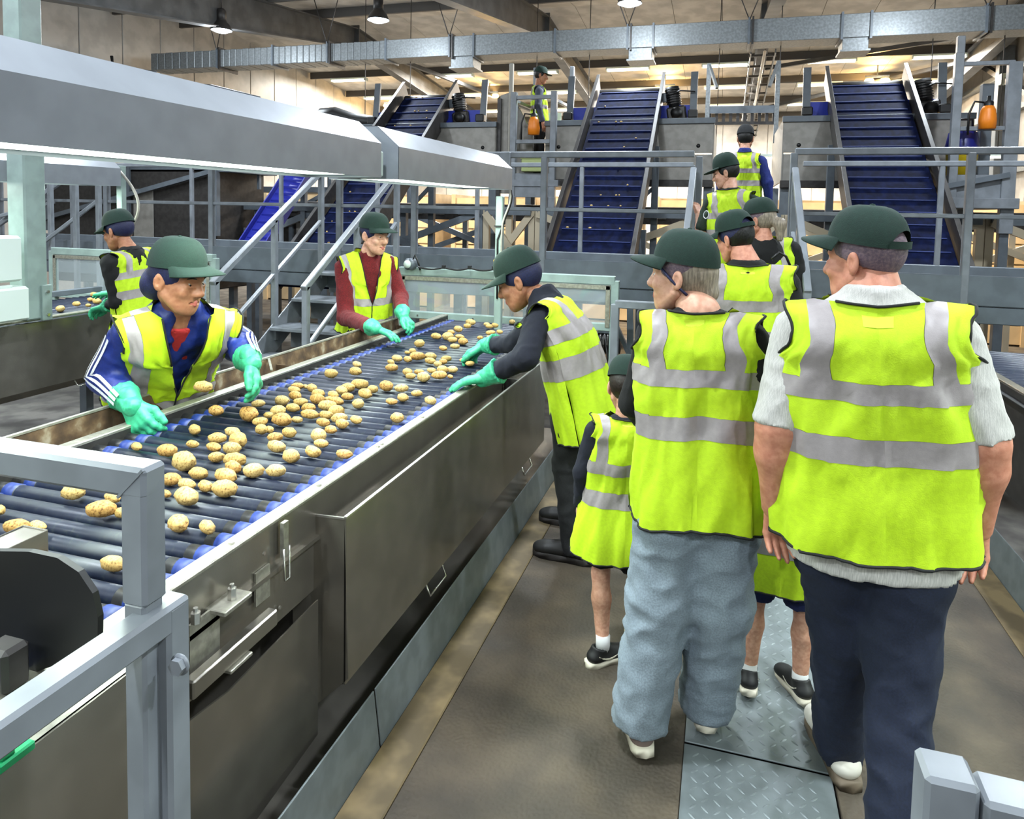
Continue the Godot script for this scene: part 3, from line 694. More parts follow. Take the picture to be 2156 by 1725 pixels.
func build_right_line():
	var t := thing("sorting_table", "third sorting table right of the walkway with a black flange", "sorting table")
	var a := gy(2060, 757, 0.85); var b := gy(2156, 850, 0.85)
	var x := (a.x + b.x) / 2
	var zn := -0.5; var zf := -5.6; var m := (zn + zf) / 2; var l := zn - zf
	one_box(t, "rail", Vector3(x + 0.02, 0.848, m), Vector3(0.05, 0.014, l), M.steel, 0.003)
	one_box(t, "side_panel", Vector3(x, 0.57, m), Vector3(0.012, 0.55, l), M.steel_dark, 0.003)
	one_box(t, "side_flange", Vector3(x - 0.02, 0.8, m), Vector3(0.04, 0.012, l), M.black, 0.002)
	var core := S(false); tube(core, [Vector3(x + 0.03, 0, 0), Vector3(x + 1.0, 0, 0)], 0.03, 12); core.generate_normals(); var cm := core.commit()
	for k in 66: inst(t, "roller", cm, M.roller, Vector3(0, 0.8, zn - 0.06 - k * 0.0755), Basis(Vector3.RIGHT, k))
	one_box(t, "rail", Vector3(x + 1.03, 0.85, m), Vector3(0.05, 0.05, l), M.steel_dark)
	for z in [-2.2, -3.6, -5.2]: one_box(t, "leg", Vector3(x + 0.03, 0.0, z), Vector3(0.09, 1.0, 0.09), M.paint, 0.006)
	one_box(t, "inner_panel", Vector3(x + 0.4, 0.3, m), Vector3(0.02, 0.6, l), M.steel)
	one_box(t, "warning_sticker", Vector3(x - 0.008, 0.36, -3.42), Vector3(0.004, 0.03, 0.05), M.yellow)
	var h := hood("light_hood", "brushed metal light hood over the third table right of the walkway", x + 0.55, 0.4, -4.95, 1.83, 0.0075)
	h.set_meta("group", "")
	h.remove_meta("group")

func rail_run(t: Node3D, pts: Array, m: Material, w := 0.05):
	for i in pts.size() - 1: one_bar(t, "rail", pts[i], pts[i + 1], w, w, m, 0.006)

func build_platform():
	var zf := -6.25; var zr := -7.55
	var t := thing("access_platform", "raised grey steel access platform across the hall with deep edge beams", "platform")
	for s in [[-9.5, -0.27], [0.53, 5.5]]:
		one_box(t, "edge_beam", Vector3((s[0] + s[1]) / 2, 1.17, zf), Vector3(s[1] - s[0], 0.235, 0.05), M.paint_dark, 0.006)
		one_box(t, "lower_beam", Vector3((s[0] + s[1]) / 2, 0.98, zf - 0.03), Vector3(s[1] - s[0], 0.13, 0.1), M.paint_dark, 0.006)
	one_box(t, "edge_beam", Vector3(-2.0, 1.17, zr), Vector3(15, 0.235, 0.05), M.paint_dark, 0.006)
	for k in 15: one_box(t, "deck_plate", Vector3(-9.0 + k, 1.08, (zf + zr) / 2), Vector3(0.99, 0.03, 1.24), M.steel_dark, 0.003)
	for x in [-8.0, -5.35, -2.9, -0.35, 0.62, 3.0]:
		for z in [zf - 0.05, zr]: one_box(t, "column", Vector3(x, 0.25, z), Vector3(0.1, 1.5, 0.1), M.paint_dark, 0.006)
	# front guard rail in two lengths, rear guard rail
	var pf := [446, 715, 870, 1062, 1145]
	var g := thing("guard_rail", "grey square tube guard rail on the platform left of the steps", "railing")
	rail_run(g, [Vector3(-9.5, 2.235, zf), Vector3(-0.27, 2.235, zf)], M.paint, 0.055)
	rail_run(g, [Vector3(-9.5, 1.74, zf), Vector3(-0.27, 1.74, zf)], M.paint, 0.035)
	for px in [-200, 0, 155, 225, 446, 715, 873, 1145, 1470]:
		var x := gz(px, 420, zf).x
		one_box(g, "post", Vector3(x, 1.64, zf), Vector3(0.056, 1.15, 0.06), M.paint, 0.006)
	var xw := gz(1064, 420, zf + 0.02).x
	one_box(g, "wide_post", Vector3(xw, 2.16, zf + 0.03), Vector3(0.09, 0.2, 0.06), M.paint, 0.006)
	g = thing("guard_rail", "grey square tube guard rail on the platform right of the steps", "railing")
	rail_run(g, [Vector3(0.53, 2.25, zf), Vector3(5.5, 2.25, zf)], M.paint, 0.055)
	rail_run(g, [Vector3(0.53, 1.745, zf), Vector3(5.5, 1.745, zf)], M.paint, 0.035)
	for px in [1668, 2040]:
		one_box(g, "post", Vector3(gz(px, 420, zf).x, 1.64, zf), Vector3(0.056, 1.2, 0.06), M.paint, 0.006)
	one_box(g, "post", Vector3(3.4, 1.64, zf), Vector3(0.056, 1.2, 0.06), M.paint, 0.006)
	g = thing("guard_rail", "grey square tube guard rail along the back edge of the platform", "railing")
	rail_run(g, [Vector3(-10, 2.235, zr), Vector3(-0.33, 2.235, zr)], M.paint, 0.05)
	rail_run(g, [Vector3(0.72, 2.245, zr), Vector3(6.0, 2.245, zr)], M.paint, 0.05)
	for px in [404, 592, 795, 1005, 1224, 1457, 1666, 1980]:
		one_box(g, "post", Vector3(gz(px, 420, zr).x, 1.68, zr), Vector3(0.045, 1.1, 0.045), M.paint, 0.006)
	# visitor steps in the middle
	steps("visitor_steps", "grey steel steps with tall handrails that the visitors climb", -0.27, 0.53, -4.95, zf, 1.1, 6, 1.12)
	# operator steps at the left between the two tables
	steps("platform_steps", "grey steel steps with sloping handrails between the two sorting tables", -3.82, -3.0, -4.62, zf, 1.1, 5, 1.0)
	# third steps seen under the left hood
	var s := thing("handrail", "sloping grey handrails of steps behind the left hood", "railing")
	for k in 3:
		var a := gz(-40 + 120 * k, 560 - 40 * k, -5.9); var b := gz(210 + 40 * k, 300 + 60 * k, -6.15)
		if k == 0: one_bar(s, "rail", gz(-20, 485, -5.9), gz(125, 385, -6.2), 0.05, 0.05, M.paint, 0.006)
		elif k == 1: one_bar(s, "rail", gz(85, 515, -5.9), gz(210, 420, -6.2), 0.04, 0.04, M.paint, 0.006)
		else: one_bar(s, "rail", gz(0, 455, -5.9), gz(115, 425, -6.2), 0.04, 0.04, M.paint, 0.006)
	for px in [107, 160, 208]:
		one_box(s, "post", Vector3(gz(px, 450, -6.0).x, 1.35, -6.0), Vector3(0.05, 1.2, 0.05), M.paint, 0.006)

func steps(called, label, x0, x1, z0, z1, h, n, rail_h):
	var t := thing(called, label, "steps")
	var run: float = (z0 - z1) / n
	for i in n:
		one_box(t, "tread", Vector3((x0 + x1) / 2, h * (i + 1) / n - 0.02, z0 - run * (i + 0.5)), Vector3(x1 - x0 - 0.04, 0.03, run + 0.02), M.paint, 0.004)
		one_box(t, "riser", Vector3((x0 + x1) / 2, h * (i + 0.5) / n - 0.03, z0 - run * (i + 1) + 0.01), Vector3(x1 - x0 - 0.04, h / n - 0.03, 0.006), M.paint)
	for x in [x0, x1]:
		one_bar(t, "stringer", Vector3(x, 0.05, z0 + 0.05), Vector3(x, h - 0.03, z1 + 0.05), 0.012, 0.24, M.paint, 0.003)
		var a := Vector3(x, rail_h + 0.1, z0 + 0.05); var b := Vector3(x, h + 1.0, z1 + 0.08)
		one_bar(t, "handrail", a, b, 0.05, 0.05, M.paint, 0.006)
		one_bar(t, "middle_rail", a - Vector3(0, 0.48, 0), b - Vector3(0, 0.48, 0), 0.035, 0.035, M.paint, 0.006)
		for u in [0.02, 0.5, 0.97]:
			var p := a.lerp(b, u)
			one_bar(t, "post", Vector3(x, h * u * 0.95, p.z), p, 0.05, 0.05, M.paint, 0.006)

func build_guards():
	# clear guards in pale frames at the table ends
	for g in [["machine_guard", "clear guard panel in a pale frame at the far end of the sorting table", 842, 1296, 570, 660], ["machine_guard", "clear guard panel in a pale frame at the end of the left table", 112, 452, 528, 618]]:
		var z := -5.5
		var a := gz(g[2], g[4], z); var b := gz(g[3], g[4] + 8, z); var c := gz(g[2], g[5], z)
		var t := thing(g[0], g[1], "guard", Vector3(0, 0, z))
		var y1 := a.y; var y0 := c.y
		one_bar(t, "frame_bar", Vector3(a.x, y1, 0), Vector3(b.x, y1, 0), 0.06, 0.07, M.paint_green, 0.005)
		one_bar(t, "frame_bar", Vector3(a.x, y0, 0), Vector3(b.x, y0, 0), 0.06, 0.06, M.paint_green, 0.005)
		for x in [a.x, b.x]: one_box(t, "frame_post", Vector3(x, y1 / 2 + 0.0, -0.002), Vector3(0.065, y1, 0.06), M.paint_green, 0.005)
		one_bar(t, "clamp_strip", Vector3(a.x + 0.04, y1 - 0.055, 0.035), Vector3(b.x - 0.03, y1 - 0.055, 0.035), 0.008, 0.035, M.steel_bright, 0.002)
		one_bar(t, "clamp_strip", Vector3(b.x - 0.05, y0, 0.035), Vector3(b.x - 0.05, y1 - 0.04, 0.035), 0.035, 0.008, M.steel_bright, 0.002)
		one_bar(t, "clamp_strip", Vector3(a.x + 0.05, y0, 0.035), Vector3(a.x + 0.05, y1 - 0.04, 0.035), 0.035, 0.008, M.steel_bright, 0.002)
		one_box(t, "clear_panel", Vector3((a.x + b.x) / 2, (y0 + y1) / 2, 0.02), Vector3(b.x - a.x - 0.08, y1 - y0, 0.006), M.glass)
		for k in 4: hexbolt(t, Vector3(lerpf(a.x, b.x, 0.1 + 0.27 * k), y0, 0.033), Vector3.BACK, 0.008, 0.006)
	# low grey frame to the right of the table end, with a gearmotor behind it
	var zf := -5.35
	var t := thing("tube_stand", "grey square tube frame standing at the end of the walkway by the gear motor", "frame")
	var a := gz(1296, 640, zf); var b := gz(1480, 652, zf)
	one_bar(t, "rail", a, Vector3(b.x, a.y, zf), 0.06, 0.06, M.paint, 0.006)
	for x in [a.x, b.x]: one_box(t, "post", Vector3(x, a.y / 2, zf), Vector3(0.06, a.y, 0.06), M.paint, 0.006)
	one_bar(t, "rail", Vector3(a.x, gz(1296, 797, zf).y, zf), Vector3(b.x, gz(1296, 797, zf).y, zf), 0.05, 0.05, M.paint, 0.006)
	one_bar(t, "brace", gz(1300, 690, zf - 0.3), gz(1330, 760, zf - 0.3), 0.05, 0.03, M.paint_dark)
	one_bar(t, "brace", gz(1327, 650, zf - 0.3), gz(1327, 790, zf - 0.3), 0.05, 0.03, M.paint_dark)
	gearmotor("gear_motor", "grimy grey gear motor with cooling fins at the end of the sorting table", gz(1250, 720, -5.75), 0.0, 1.0)
	# cable strung along the main guard, switch and red button
	var c := thing("machine_cable", "black cable in loops clipped along the pale guard frame", "cable")
	var pts := []
	for i in 25:
		var u := i / 24.0
		var q := gz(lerpf(880, 1045, u), 562 + 4 * u, -5.4)
		pts.append(q + Vector3(0, -0.018 * absf(sin(u * PI * 3.0)), 0))
	one_tube(c, "cable", pts, 0.008, M.black, 6)
	for u in [0.33, 0.66, 0.97]: one_box(c, "cable_clip", gz(lerpf(880, 1045, u), 561 + 4 * u, -5.4), Vector3(0.03, 0.03, 0.02), M.black)
	var e := gz(1050, 556, -5.38)
	var s := thing("stop_button", "yellow box with a red stop button on the guard frame", "button", e)
	one_box(s, "button_box", Vector3.ZERO, Vector3(0.075, 0.075, 0.06), M.yellow, 0.006)
	var st := S(false); tube(st, [Vector3(0, -0.005, 0.03), Vector3(0, -0.005, 0.055)], 0.022, 14); put(s, "button", st, M.red)
	e = gz(862, 556, -5.44)
	s = thing("round_switch", "round white faced switch on a grey housing beside the guard", "switch", e)
	st = S(false); tube(st, [Vector3(0.02, 0, -0.03), Vector3(0, 0, 0.03)], 0.05, 18); put(s, "housing", st, M.paint_dark)
	st = S(false); tube(st, [Vector3(0, 0, 0.03), Vector3(-0.002, 0, 0.045)], 0.034, 18); put(s, "face", st, M.white_plastic)
	one_tube(s, "cable", [Vector3(0.03, 0.03, 0), Vector3(0.05, 0.08, 0), Vector3(0.08, 0.02, 0.0), Vector3(0.1, -0.05, 0)], 0.008, M.black, 6)

func gearmotor(called, label, at: Vector3, turn: float, s: float):
	var t := thing(called, label, "motor", at, turn)
	var st := S(false); tube(st, [Vector3(-0.05, 0, 0) * s, Vector3(0.22, 0, 0) * s], 0.085 * s, 16); put(t, "motor_body", st, M.black)
	for k in 7: st = S(); tube(st, [Vector3(0.0 + k * 0.03, 0, 0) * s, Vector3(0.012 + k * 0.03, 0, 0) * s], 0.098 * s, 16); put(t, "cooling_fin", st, M.steel_dark)
	one_box(t, "gearbox", Vector3(-0.13, -0.02, 0) * s, Vector3(0.18, 0.24, 0.2) * s, M.steel_dark, 0.02 * s)
	st = S(false); tube(st, [Vector3(-0.13, -0.02, 0.08) * s, Vector3(-0.13, -0.02, 0.17) * s], 0.07 * s, 14); put(t, "shaft_cover", st, M.black)
	one_box(t, "terminal_box", Vector3(0.1, 0.11, 0) * s, Vector3(0.12, 0.06, 0.1) * s, M.paint_dark, 0.008 * s)
	one_tube(t, "cable", [Vector3(0.1, 0.08, 0.06) * s, Vector3(0.14, -0.1, 0.12) * s, Vector3(0.1, -0.28, 0.1) * s], 0.01 * s, M.black, 6)

func build_near_rails():
	var w := 0.046
	var t := thing("handrail", "grey square tube handrail with mitred corner at the infeed end of the table", "railing")
	var c := EYE + ray(301, 1007) * 1.03
	var z := c.z; var x := c.x
	one_bar(t, "upper_rail", Vector3(x + w / 2, c.y, z), Vector3(x - 0.9, c.y + 0.012, z + 0.03), w, w, M.paint, 0.006)
	one_bar(t, "drop_post", Vector3(x, c.y + w / 2 - 0.001, z), Vector3(x, c.y - 0.185, z), w * 0.99, w * 0.99, M.paint, 0.006)
	one_bar(t, "sleeve_post", Vector3(x - 0.002, c.y - 0.18, z), Vector3(x - 0.002, 0.0, z), w * 0.86, w * 0.86, M.paint, 0.005)
	one_bar(t, "weld_seam", Vector3(x - w / 2, c.y - w / 2, z + w / 2), Vector3(x + w / 2, c.y + w / 2, z + w / 2), 0.004, 0.004, M.paint)
	var d := thing("handrail", "grey square tube stair rail bolted beside the mitred handrail", "railing")
	var q := gy(354, 1290, 1.085)
	one_bar(d, "rail", Vector3(q.x, 1.085, q.z - w / 2), Vector3(q.x - 0.03, 1.075, 0.6), w, w, M.paint, 0.006)
	one_bar(d, "post", Vector3(q.x, 1.105, q.z), Vector3(q.x, 0.0, q.z), w * 0.99, w * 0.99, M.paint, 0.006)
	var bp := gz(381, 1398, q.z + w / 2)
	var st := S(); tube(st, [bp, bp + Vector3(0, 0, 0.012)], 0.0125, 6); put(d, "bolt", st, M.paint)
	st = S(false); tube(st, [bp, bp + Vector3(0, 0, 0.003)], 0.016, 16); put(d, "washer", st, M.paint)
	# right hand rail at the lower corner of the view
	q = gy(1990, 1660, 1.1)
	var r := thing("handrail", "grey square tube handrail end at the right of the walkway", "railing")
	one_bar(r, "post", Vector3(q.x, 1.125, q.z), Vector3(q.x, 0, q.z), w * 1.1, w * 1.1, M.paint, 0.005)
	one_bar(r, "rail", Vector3(q.x + 0.028, 1.09, q.z + 0.004), Vector3(q.x + 0.6, 1.09, q.z + 0.02), w * 1.1, w * 1.1, M.paint, 0.005)

func build_elevators():
	var xs := [[-5.24, -4.36, "belt", "left inclined elevator with a blue cleated belt carrying potatoes"], [-1.93, -1.0, "belt", "middle inclined elevator with a blue cleated belt seen over the guard rail"], [1.34, 2.27, "belt", "right inclined elevator with an empty blue cleated belt"]]
	var a0 := Vector3(0, 0.75, -7.45); var a1 := Vector3(0, 3.62, -11.0)
	var dir := (a1 - a0).normalized(); var nrm := Vector3(0, -dir.z, dir.y)
	for e in xs:
		var t := thing("elevator_conveyor", e[3], "conveyor")
		var x0: float = e[0]; var x1: float = e[1]; var xm := (x0 + x1) / 2
		one_bar(t, "belt", a0 + Vector3(xm, 0, 0), a1 + Vector3(xm, 0, 0), x1 - x0, 0.03, M[e[2]])
		var n := 21
		for k in n:
			var p := a0.lerp(a1, (k + 0.5) / n) + Vector3(xm, 0, 0) + nrm * 0.02
			one_box(t, "cleat", p, Vector3(x1 - x0 - 0.08, 0.022, 0.012), M.cleat, 0.0, Basis(Vector3.RIGHT, atan2(dir.y, -dir.z)))
		for x in [x0 - 0.035, x1 + 0.035]:
			one_bar(t, "side_plate", a0 + Vector3(x, 0.06, 0), a1 + Vector3(x, 0.06, 0) + dir * 0.12, 0.02, 0.3, M.steel_dark, 0.003)
			one_bar(t, "side_flange", a0 + Vector3(x, 0.06, 0) + nrm * 0.15, a1 + Vector3(x, 0.06, 0) + nrm * 0.15 + dir * 0.12, 0.05, 0.015, M.steel_dark, 0.003)
		var st := S(false); tube(st, [a1 + Vector3(x0, -0.06, 0), a1 + Vector3(x1, -0.06, 0)], 0.08, 14); put(t, "head_drum", st, M.steel_dark)
		for z in [-8.6, -10.0]:
			var y: float = 0.75 + (z + 7.45) / (-11.0 + 7.45) * 2.87
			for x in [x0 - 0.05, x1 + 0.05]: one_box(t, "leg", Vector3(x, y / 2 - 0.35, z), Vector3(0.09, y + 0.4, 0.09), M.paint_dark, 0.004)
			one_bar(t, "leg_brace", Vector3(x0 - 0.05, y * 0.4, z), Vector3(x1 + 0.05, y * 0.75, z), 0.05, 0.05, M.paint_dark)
		if x0 < 0:
			var r2 := RandomNumberGenerator.new(); r2.seed = int(absf(x0) * 100)
			for k in n:
				for j in r2.randi_range(0, 3):
					var p := a0.lerp(a1, (k + 0.62) / n) + Vector3(r2.randf_range(x0 + 0.1, x1 - 0.1), 0, 0) + nrm * 0.03
					if p.y < 1.15: continue
					var po := MeshInstance3D.new(); po.name = numbered("small_potato"); po.mesh = M.potato_meshes[r2.randi() % 4]; po.material_override = M.potato0
					po.transform = Transform3D(Basis.from_euler(Vector3(r2.randf() * 6, r2.randf() * 6, 0)).scaled(Vector3.ONE * r2.randf_range(0.03, 0.048)), p); add_child(po)
					tag(po, "small pale potato riding behind a cleat of the %s elevator belt" % ("left" if x0 < -4 else "middle"), "potato", "potatoes on the elevator belts")
		gearmotor("drive_motor", "black drive motor on the head of the %s" % e[3].split(" with")[0], a1 + Vector3(x1 + 0.22, -0.28, 0.3), 0.0, 1.15)
		get_child(-1).rotation = Vector3(0, 0, PI / 2 + 0.15)
	# narrow bright blue elevator behind the left steps
	var t := thing("elevator_conveyor", "narrow bright blue cleated elevator behind the operator steps", "conveyor")
	var b0 := gz(528, 530, -8.3); var b1 := gz(640, 350, -9.9)
	var w := 0.4
	one_bar(t, "belt", b0, b1, w, 0.02, M.belt_bright)
	for k in 12:
		var p := b0.lerp(b1, (k + 0.5) / 12.0) + Vector3(0, 0.02, 0.015)
		one_box(t, "cleat", p, Vector3(w - 0.05, 0.035, 0.01), M.belt_bright)
	for s in [-1, 1]: one_bar(t, "side_plate", b0 + Vector3(s * (w / 2 + 0.02), 0.03, 0), b1 + Vector3(s * (w / 2 + 0.02), 0.03, 0), 0.02, 0.14, M.belt_bright)
	one_box(t, "leg", Vector3(b1.x, b1.y / 2 - 0.3, b1.z), Vector3(0.08, b1.y + 0.4, 0.08), M.paint_dark)
	one_box(t, "leg", Vector3(b0.x, b0.y / 2 - 0.3, b0.z), Vector3(0.08, b0.y + 0.4, 0.08), M.paint_dark)

func bunker(label: String, x0: float, x1: float, zn := -10.35):
	var t := thing("potato_bunker", label, "bunker")
	var y0 := 2.2; var y1 := 3.05; var zf := zn - 2.2
	var st: SurfaceTool
	one_box(t, "front_panel", Vector3((x0 + x1) / 2, (y0 + 0.4 + y1) / 2, zn), Vector3(x1 - x0, y1 - y0 - 0.4, 0.02), M.hopper, 0.004)
	one_box(t, "lower_panel", Vector3((x0 + x1) / 2, y0 + 0.19, zn - 0.02), Vector3(x1 - x0, 0.38, 0.02), M.hopper, 0.004)
	for x in [x0, x1]: one_box(t, "side_panel", Vector3(x, (y0 + y1) / 2, (zn + zf) / 2), Vector3(0.02, y1 - y0, zn - zf), M.hopper, 0.004)
	one_box(t, "top_rail", Vector3((x0 + x1) / 2, y1, zn + 0.01), Vector3(x1 - x0 + 0.04, 0.08, 0.06), M.paint_dark, 0.004)
	one_box(t, "bottom_rail", Vector3((x0 + x1) / 2, y0 - 0.03, zn), Vector3(x1 - x0 + 0.04, 0.1, 0.08), M.steel_dark, 0.004)
	one_box(t, "rubber_curtain", Vector3((x0 + x1) / 2, y1 + 0.16, zn - 0.3), Vector3(x1 - x0 - 0.7, 0.22, 0.02), M.blue_rubber)
	for x in [x0 + 0.3, x1 - 0.3]:
		one_bar(t, "upright", Vector3(x, y1, zn - 0.25), Vector3(x, y1 + 0.75, zn - 0.35), 0.1, 0.04, M.paint_dark)
		one_box(t, "bearing", Vector3(x, y1 + 0.12, zn - 0.15), Vector3(0.14, 0.12, 0.12), M.black, 0.015)
	for x in [x0 + 0.2, x1 - 0.2]:
		st = S(false); tube(st, [Vector3(x, y1 - 0.35, zn + 0.009), Vector3(x, y1 - 0.35, zn + 0.014)], 0.028, 14); put(t, "rubber_plug", st, M.black)
	for x in [x0 + 0.05, x1 - 0.05]:
		for z in [zn - 0.1, zf]: one_box(t, "leg", Vector3(x, y0 / 2 - 0.25, z), Vector3(0.12, y0 + 0.5, 0.12), M.paint_dark, 0.004)

func build_far_plant():
	bunker("steel potato bunker behind the left elevator", -5.9, -3.42)
	bunker("steel potato bunker behind the middle elevator", -2.62, -0.2)
	bunker("steel potato bunker behind the right elevator", 0.72, 2.98)
	# leaning steel sheet beside the left bunker
	var q := thing("steel_chute", "leaning grubby steel chute between left bunker and worker platform", "chute")
	var st := S(); prism(st, PackedVector2Array([Vector2(-3.38, 2.0), Vector2(-3.38, 3.5), Vector2(-3.22, 3.55), Vector2(-2.85, 2.9), Vector2(-2.85, 2.0)]), -10.5, -10.44); put(q, "sheet", st, M.hopper)
	one_box(q, "edge", Vector3(-3.38, 2.7, -10.42), Vector3(0.06, 1.5, 0.06), M.steel_dark)
	# worker platform with guard frame
	var t := thing("inspection_platform", "small inspection platform with grey guard frame beside the middle bunker", "platform")
	var z := -10.2
	var xa := gz(1082, 250, z).x; var xb := gz(1166, 250, z).x
	for x in [xa, xb]:
		one_box(t, "post", Vector3(x, 2.55, z), Vector3(0.09, 1.9, 0.09), M.paint, 0.006)
		one_box(t, "post", Vector3(x, 2.9, z - 1.2), Vector3(0.07, 2.4, 0.07), M.paint, 0.006)
		one_bar(t, "side_rail", Vector3(x, 3.38, z), Vector3(x + 0.1, 3.38, z - 1.2), 0.05, 0.05, M.paint, 0.006)
	one_box(t, "tall_post", Vector3(xa - 0.08, 3.2, z - 0.1), Vector3(0.06, 1.5, 0.06), M.cable_grey, 0.006)
	for y in [3.42, 2.77]: one_bar(t, "rail", Vector3(xa, y, z), Vector3(xb, y, z), 0.05, 0.06, M.paint, 0.006)
	one_box(t, "deck", Vector3((xa + xb) / 2, 2.15, z - 0.6), Vector3(xb - xa + 0.2, 0.1, 1.3), M.paint, 0.006)
	one_box(t, "kick_panel", Vector3((xa + xb) / 2, 2.12, z + 0.02), Vector3(xb - xa, 0.36, 0.02), M.paint, 0.004)
	for x in [xa, xb]: one_box(t, "leg", Vector3(x, 0.75, z), Vector3(0.1, 2.4, 0.1), M.paint, 0.006)
	one_box(t, "sign", Vector3(xa + 0.35, 3.2, z - 1.15), Vector3(0.22, 0.3, 0.01), M.white_plastic)
	var cr8 := thing("crate", "pale green crate on the inspection platform beside the worker", "crate", Vector3((xa + xb) / 2 + 0.02, 2.32, z - 0.02))
	one_box(cr8, "crate_body", Vector3(0, 0.1, 0), Vector3(0.34, 0.2, 0.24), M.green_crate, 0.01)
	one_box(cr8, "crate_rim", Vector3(0, 0.2, 0), Vector3(0.37, 0.03, 0.27), M.green_crate, 0.006)
	# cat walk bridge between middle and right bunker
	var bz := -12.2
	var br := thing("bridge_walkway", "dark open tread bridge between the middle and right bunkers", "walkway")
	var p0 := gz(1487, 232, bz); var p1 := gz(1638, 230, bz)
	one_bar(br, "edge_beam", p0, p1, 0.06, 0.12, M.paint_dark)
	one_bar(br, "edge_beam", p0 + Vector3(0, -0.22, 0), p1 + Vector3(0, -0.22, 0), 0.06, 0.05, M.steel_dark)
	for k in 10: one_box(br, "bearer", p0.lerp(p1, (k + 0.5) / 10.0) + Vector3(0, -0.12, -0.02), Vector3(0.05, 0.18, 0.05), M.steel_dark)
	for x in [p0.x + 0.02, p1.x - 0.02]:
		one_box(br, "post", Vector3(x, p0.y + 0.1, bz), Vector3(0.07, 1.3, 0.07), M.galv)
		one_bar(br, "hoop", Vector3(x, p0.y + 0.75, bz), Vector3(x + (0.14 if x < 0.5 else -0.14), p0.y + 0.3, bz + 0.3), 0.04, 0.04, M.galv)
	# tall guard frame at the right with sprayer and bucket
	var rz := -9.4
	var f := thing("inspection_platform", "tall grey guard frame platform at the right holding a sprayer and bucket", "platform")
	var xl := gz(2012, 250, rz).x; var xr := gz(2130, 250, rz).x
	one_box(f, "post", Vector3(xl, 2.55, rz), Vector3(0.09, 2.2, 0.09), M.paint, 0.006); one_box(f, "post", Vector3(xr, 2.55, rz), Vector3(0.14, 1.95, 0.09), M.paint, 0.006)
	one_box(f, "upper_post", Vector3(xl + 0.02, 3.6, rz - 0.05), Vector3(0.08, 0.5, 0.08), M.paint, 0.006)
	for y in [3.52, 2.78]: one_bar(f, "rail", Vector3(xl, y, rz), Vector3(xr, y, rz), 0.05, 0.05, M.paint, 0.006)
	one_box(f, "deck", Vector3((xl + xr) / 2, 1.92, rz - 0.5), Vector3(xr - xl + 0.2, 0.12, 1.2), M.paint, 0.006)
	one_box(f, "kick_panel", Vector3((xl + xr) / 2, 2.1, rz), Vector3(xr - xl, 0.3, 0.02), M.paint, 0.004)
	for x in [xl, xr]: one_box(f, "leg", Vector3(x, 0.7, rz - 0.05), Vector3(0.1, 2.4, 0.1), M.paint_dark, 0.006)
	one_bar(f, "brace", Vector3(xl - 0.6, 2.0, rz + 0.05), Vector3(xr, 2.25, rz + 0.05), 0.05, 0.06, M.paint_dark)
	one_box(f, "inner_post", Vector3(xl + 0.42, 2.7, rz - 0.4), Vector3(0.12, 1.3, 0.12), M.paint_dark, 0.006)
	sprayer("hand_sprayer", "orange pump sprayer hanging from the guard frame at the right", gz(2080, 243, rz + 0.06))
	sprayer("hand_sprayer", "orange pump sprayer hanging from the inspection platform rail beside the worker", gz(1124, 262, z + 0.08))
	var bk := gz(2046, 312, rz + 0.1)
	var b := thing("vacuum_bucket", "yellow and blue tub vacuum on the right guard platform", "vacuum", Vector3(bk.x, 2.26, rz - 0.25))
	st = S(false); lathe(st, [Vector2(0, 0), Vector2(0.15, 0), Vector2(0.17, 0.3), Vector2(0.175, 0.31)], 20); put(b, "tub", st, M.yellow_plastic)
	st = S(false); lathe(st, [Vector2(0.18, 0.3), Vector2(0.18, 0.34), Vector2(0.15, 0.5), Vector2(0.06, 0.56), Vector2(0, 0.57)], 20); put(b, "motor_head", st, M.blue_plastic)
	one_tube(b, "handle", [Vector3(-0.1, 0.54, 0), Vector3(-0.09, 0.66, 0), Vector3(0.09, 0.66, 0), Vector3(0.1, 0.54, 0)], 0.016, M.black, 8)
	# trusses and conveyors under the bunkers
	var k := 0
	for xs in [[-8.6, -6.2], [-6.0, -3.5], [-3.4, -2.7], [-2.6, -0.3], [-0.1, 0.7], [0.8, 3.0], [3.1, 5.4]]:
		var tr := thing("support_truss", ["dark cross braced support truss behind the left hood", "cross braced support truss under the left bunker", "cream cross braced support truss under the inspection platform", "cream cross braced support truss under the middle bunker", "narrow cream support truss beyond the visitor steps", "cream cross braced support truss under the right bunker", "cream cross braced support truss at the right end"][k], "truss")
		var x0: float = xs[0]; var x1: float = xs[1]
		var mm: Material = M.cream_paint if k > 1 else M.paint_dark
		for zz in [-9.9, -12.6]:
			one_bar(tr, "chord", Vector3(x0, 1.72, zz), Vector3(x1, 1.72, zz), 0.1, 0.1, M.paint_dark if zz > -11 else mm)
			one_bar(tr, "chord", Vector3(x0, 0.75, zz), Vector3(x1, 0.75, zz), 0.09, 0.12, mm)
			one_bar(tr, "brace", Vector3(x0, 1.7, zz + 0.02), Vector3(x1, 0.78, zz + 0.02), 0.07, 0.1, mm)
			one_bar(tr, "brace", Vector3(x1, 1.7, zz - 0.02), Vector3(x0, 0.78, zz - 0.02), 0.07, 0.1, mm)
			for x in [x0, (x0 + x1) / 2, x1]: one_box(tr, "post", Vector3(x, 0.6, zz - 0.06), Vector3(0.09, 2.3, 0.09), mm)
		k += 1
	# long cross conveyor with rollers and wires below the bunkers
	var cc := thing("cross_conveyor", "dark cross conveyor with a row of idlers below the bunkers", "conveyor")
	one_box(cc, "frame", Vector3(-2, 1.62, -10.9), Vector3(16, 0.1, 0.05), M.steel_dark)
	one_box(cc, "belt", Vector3(-2, 1.7, -11.3), Vector3(16, 0.03, 0.7), M.black)
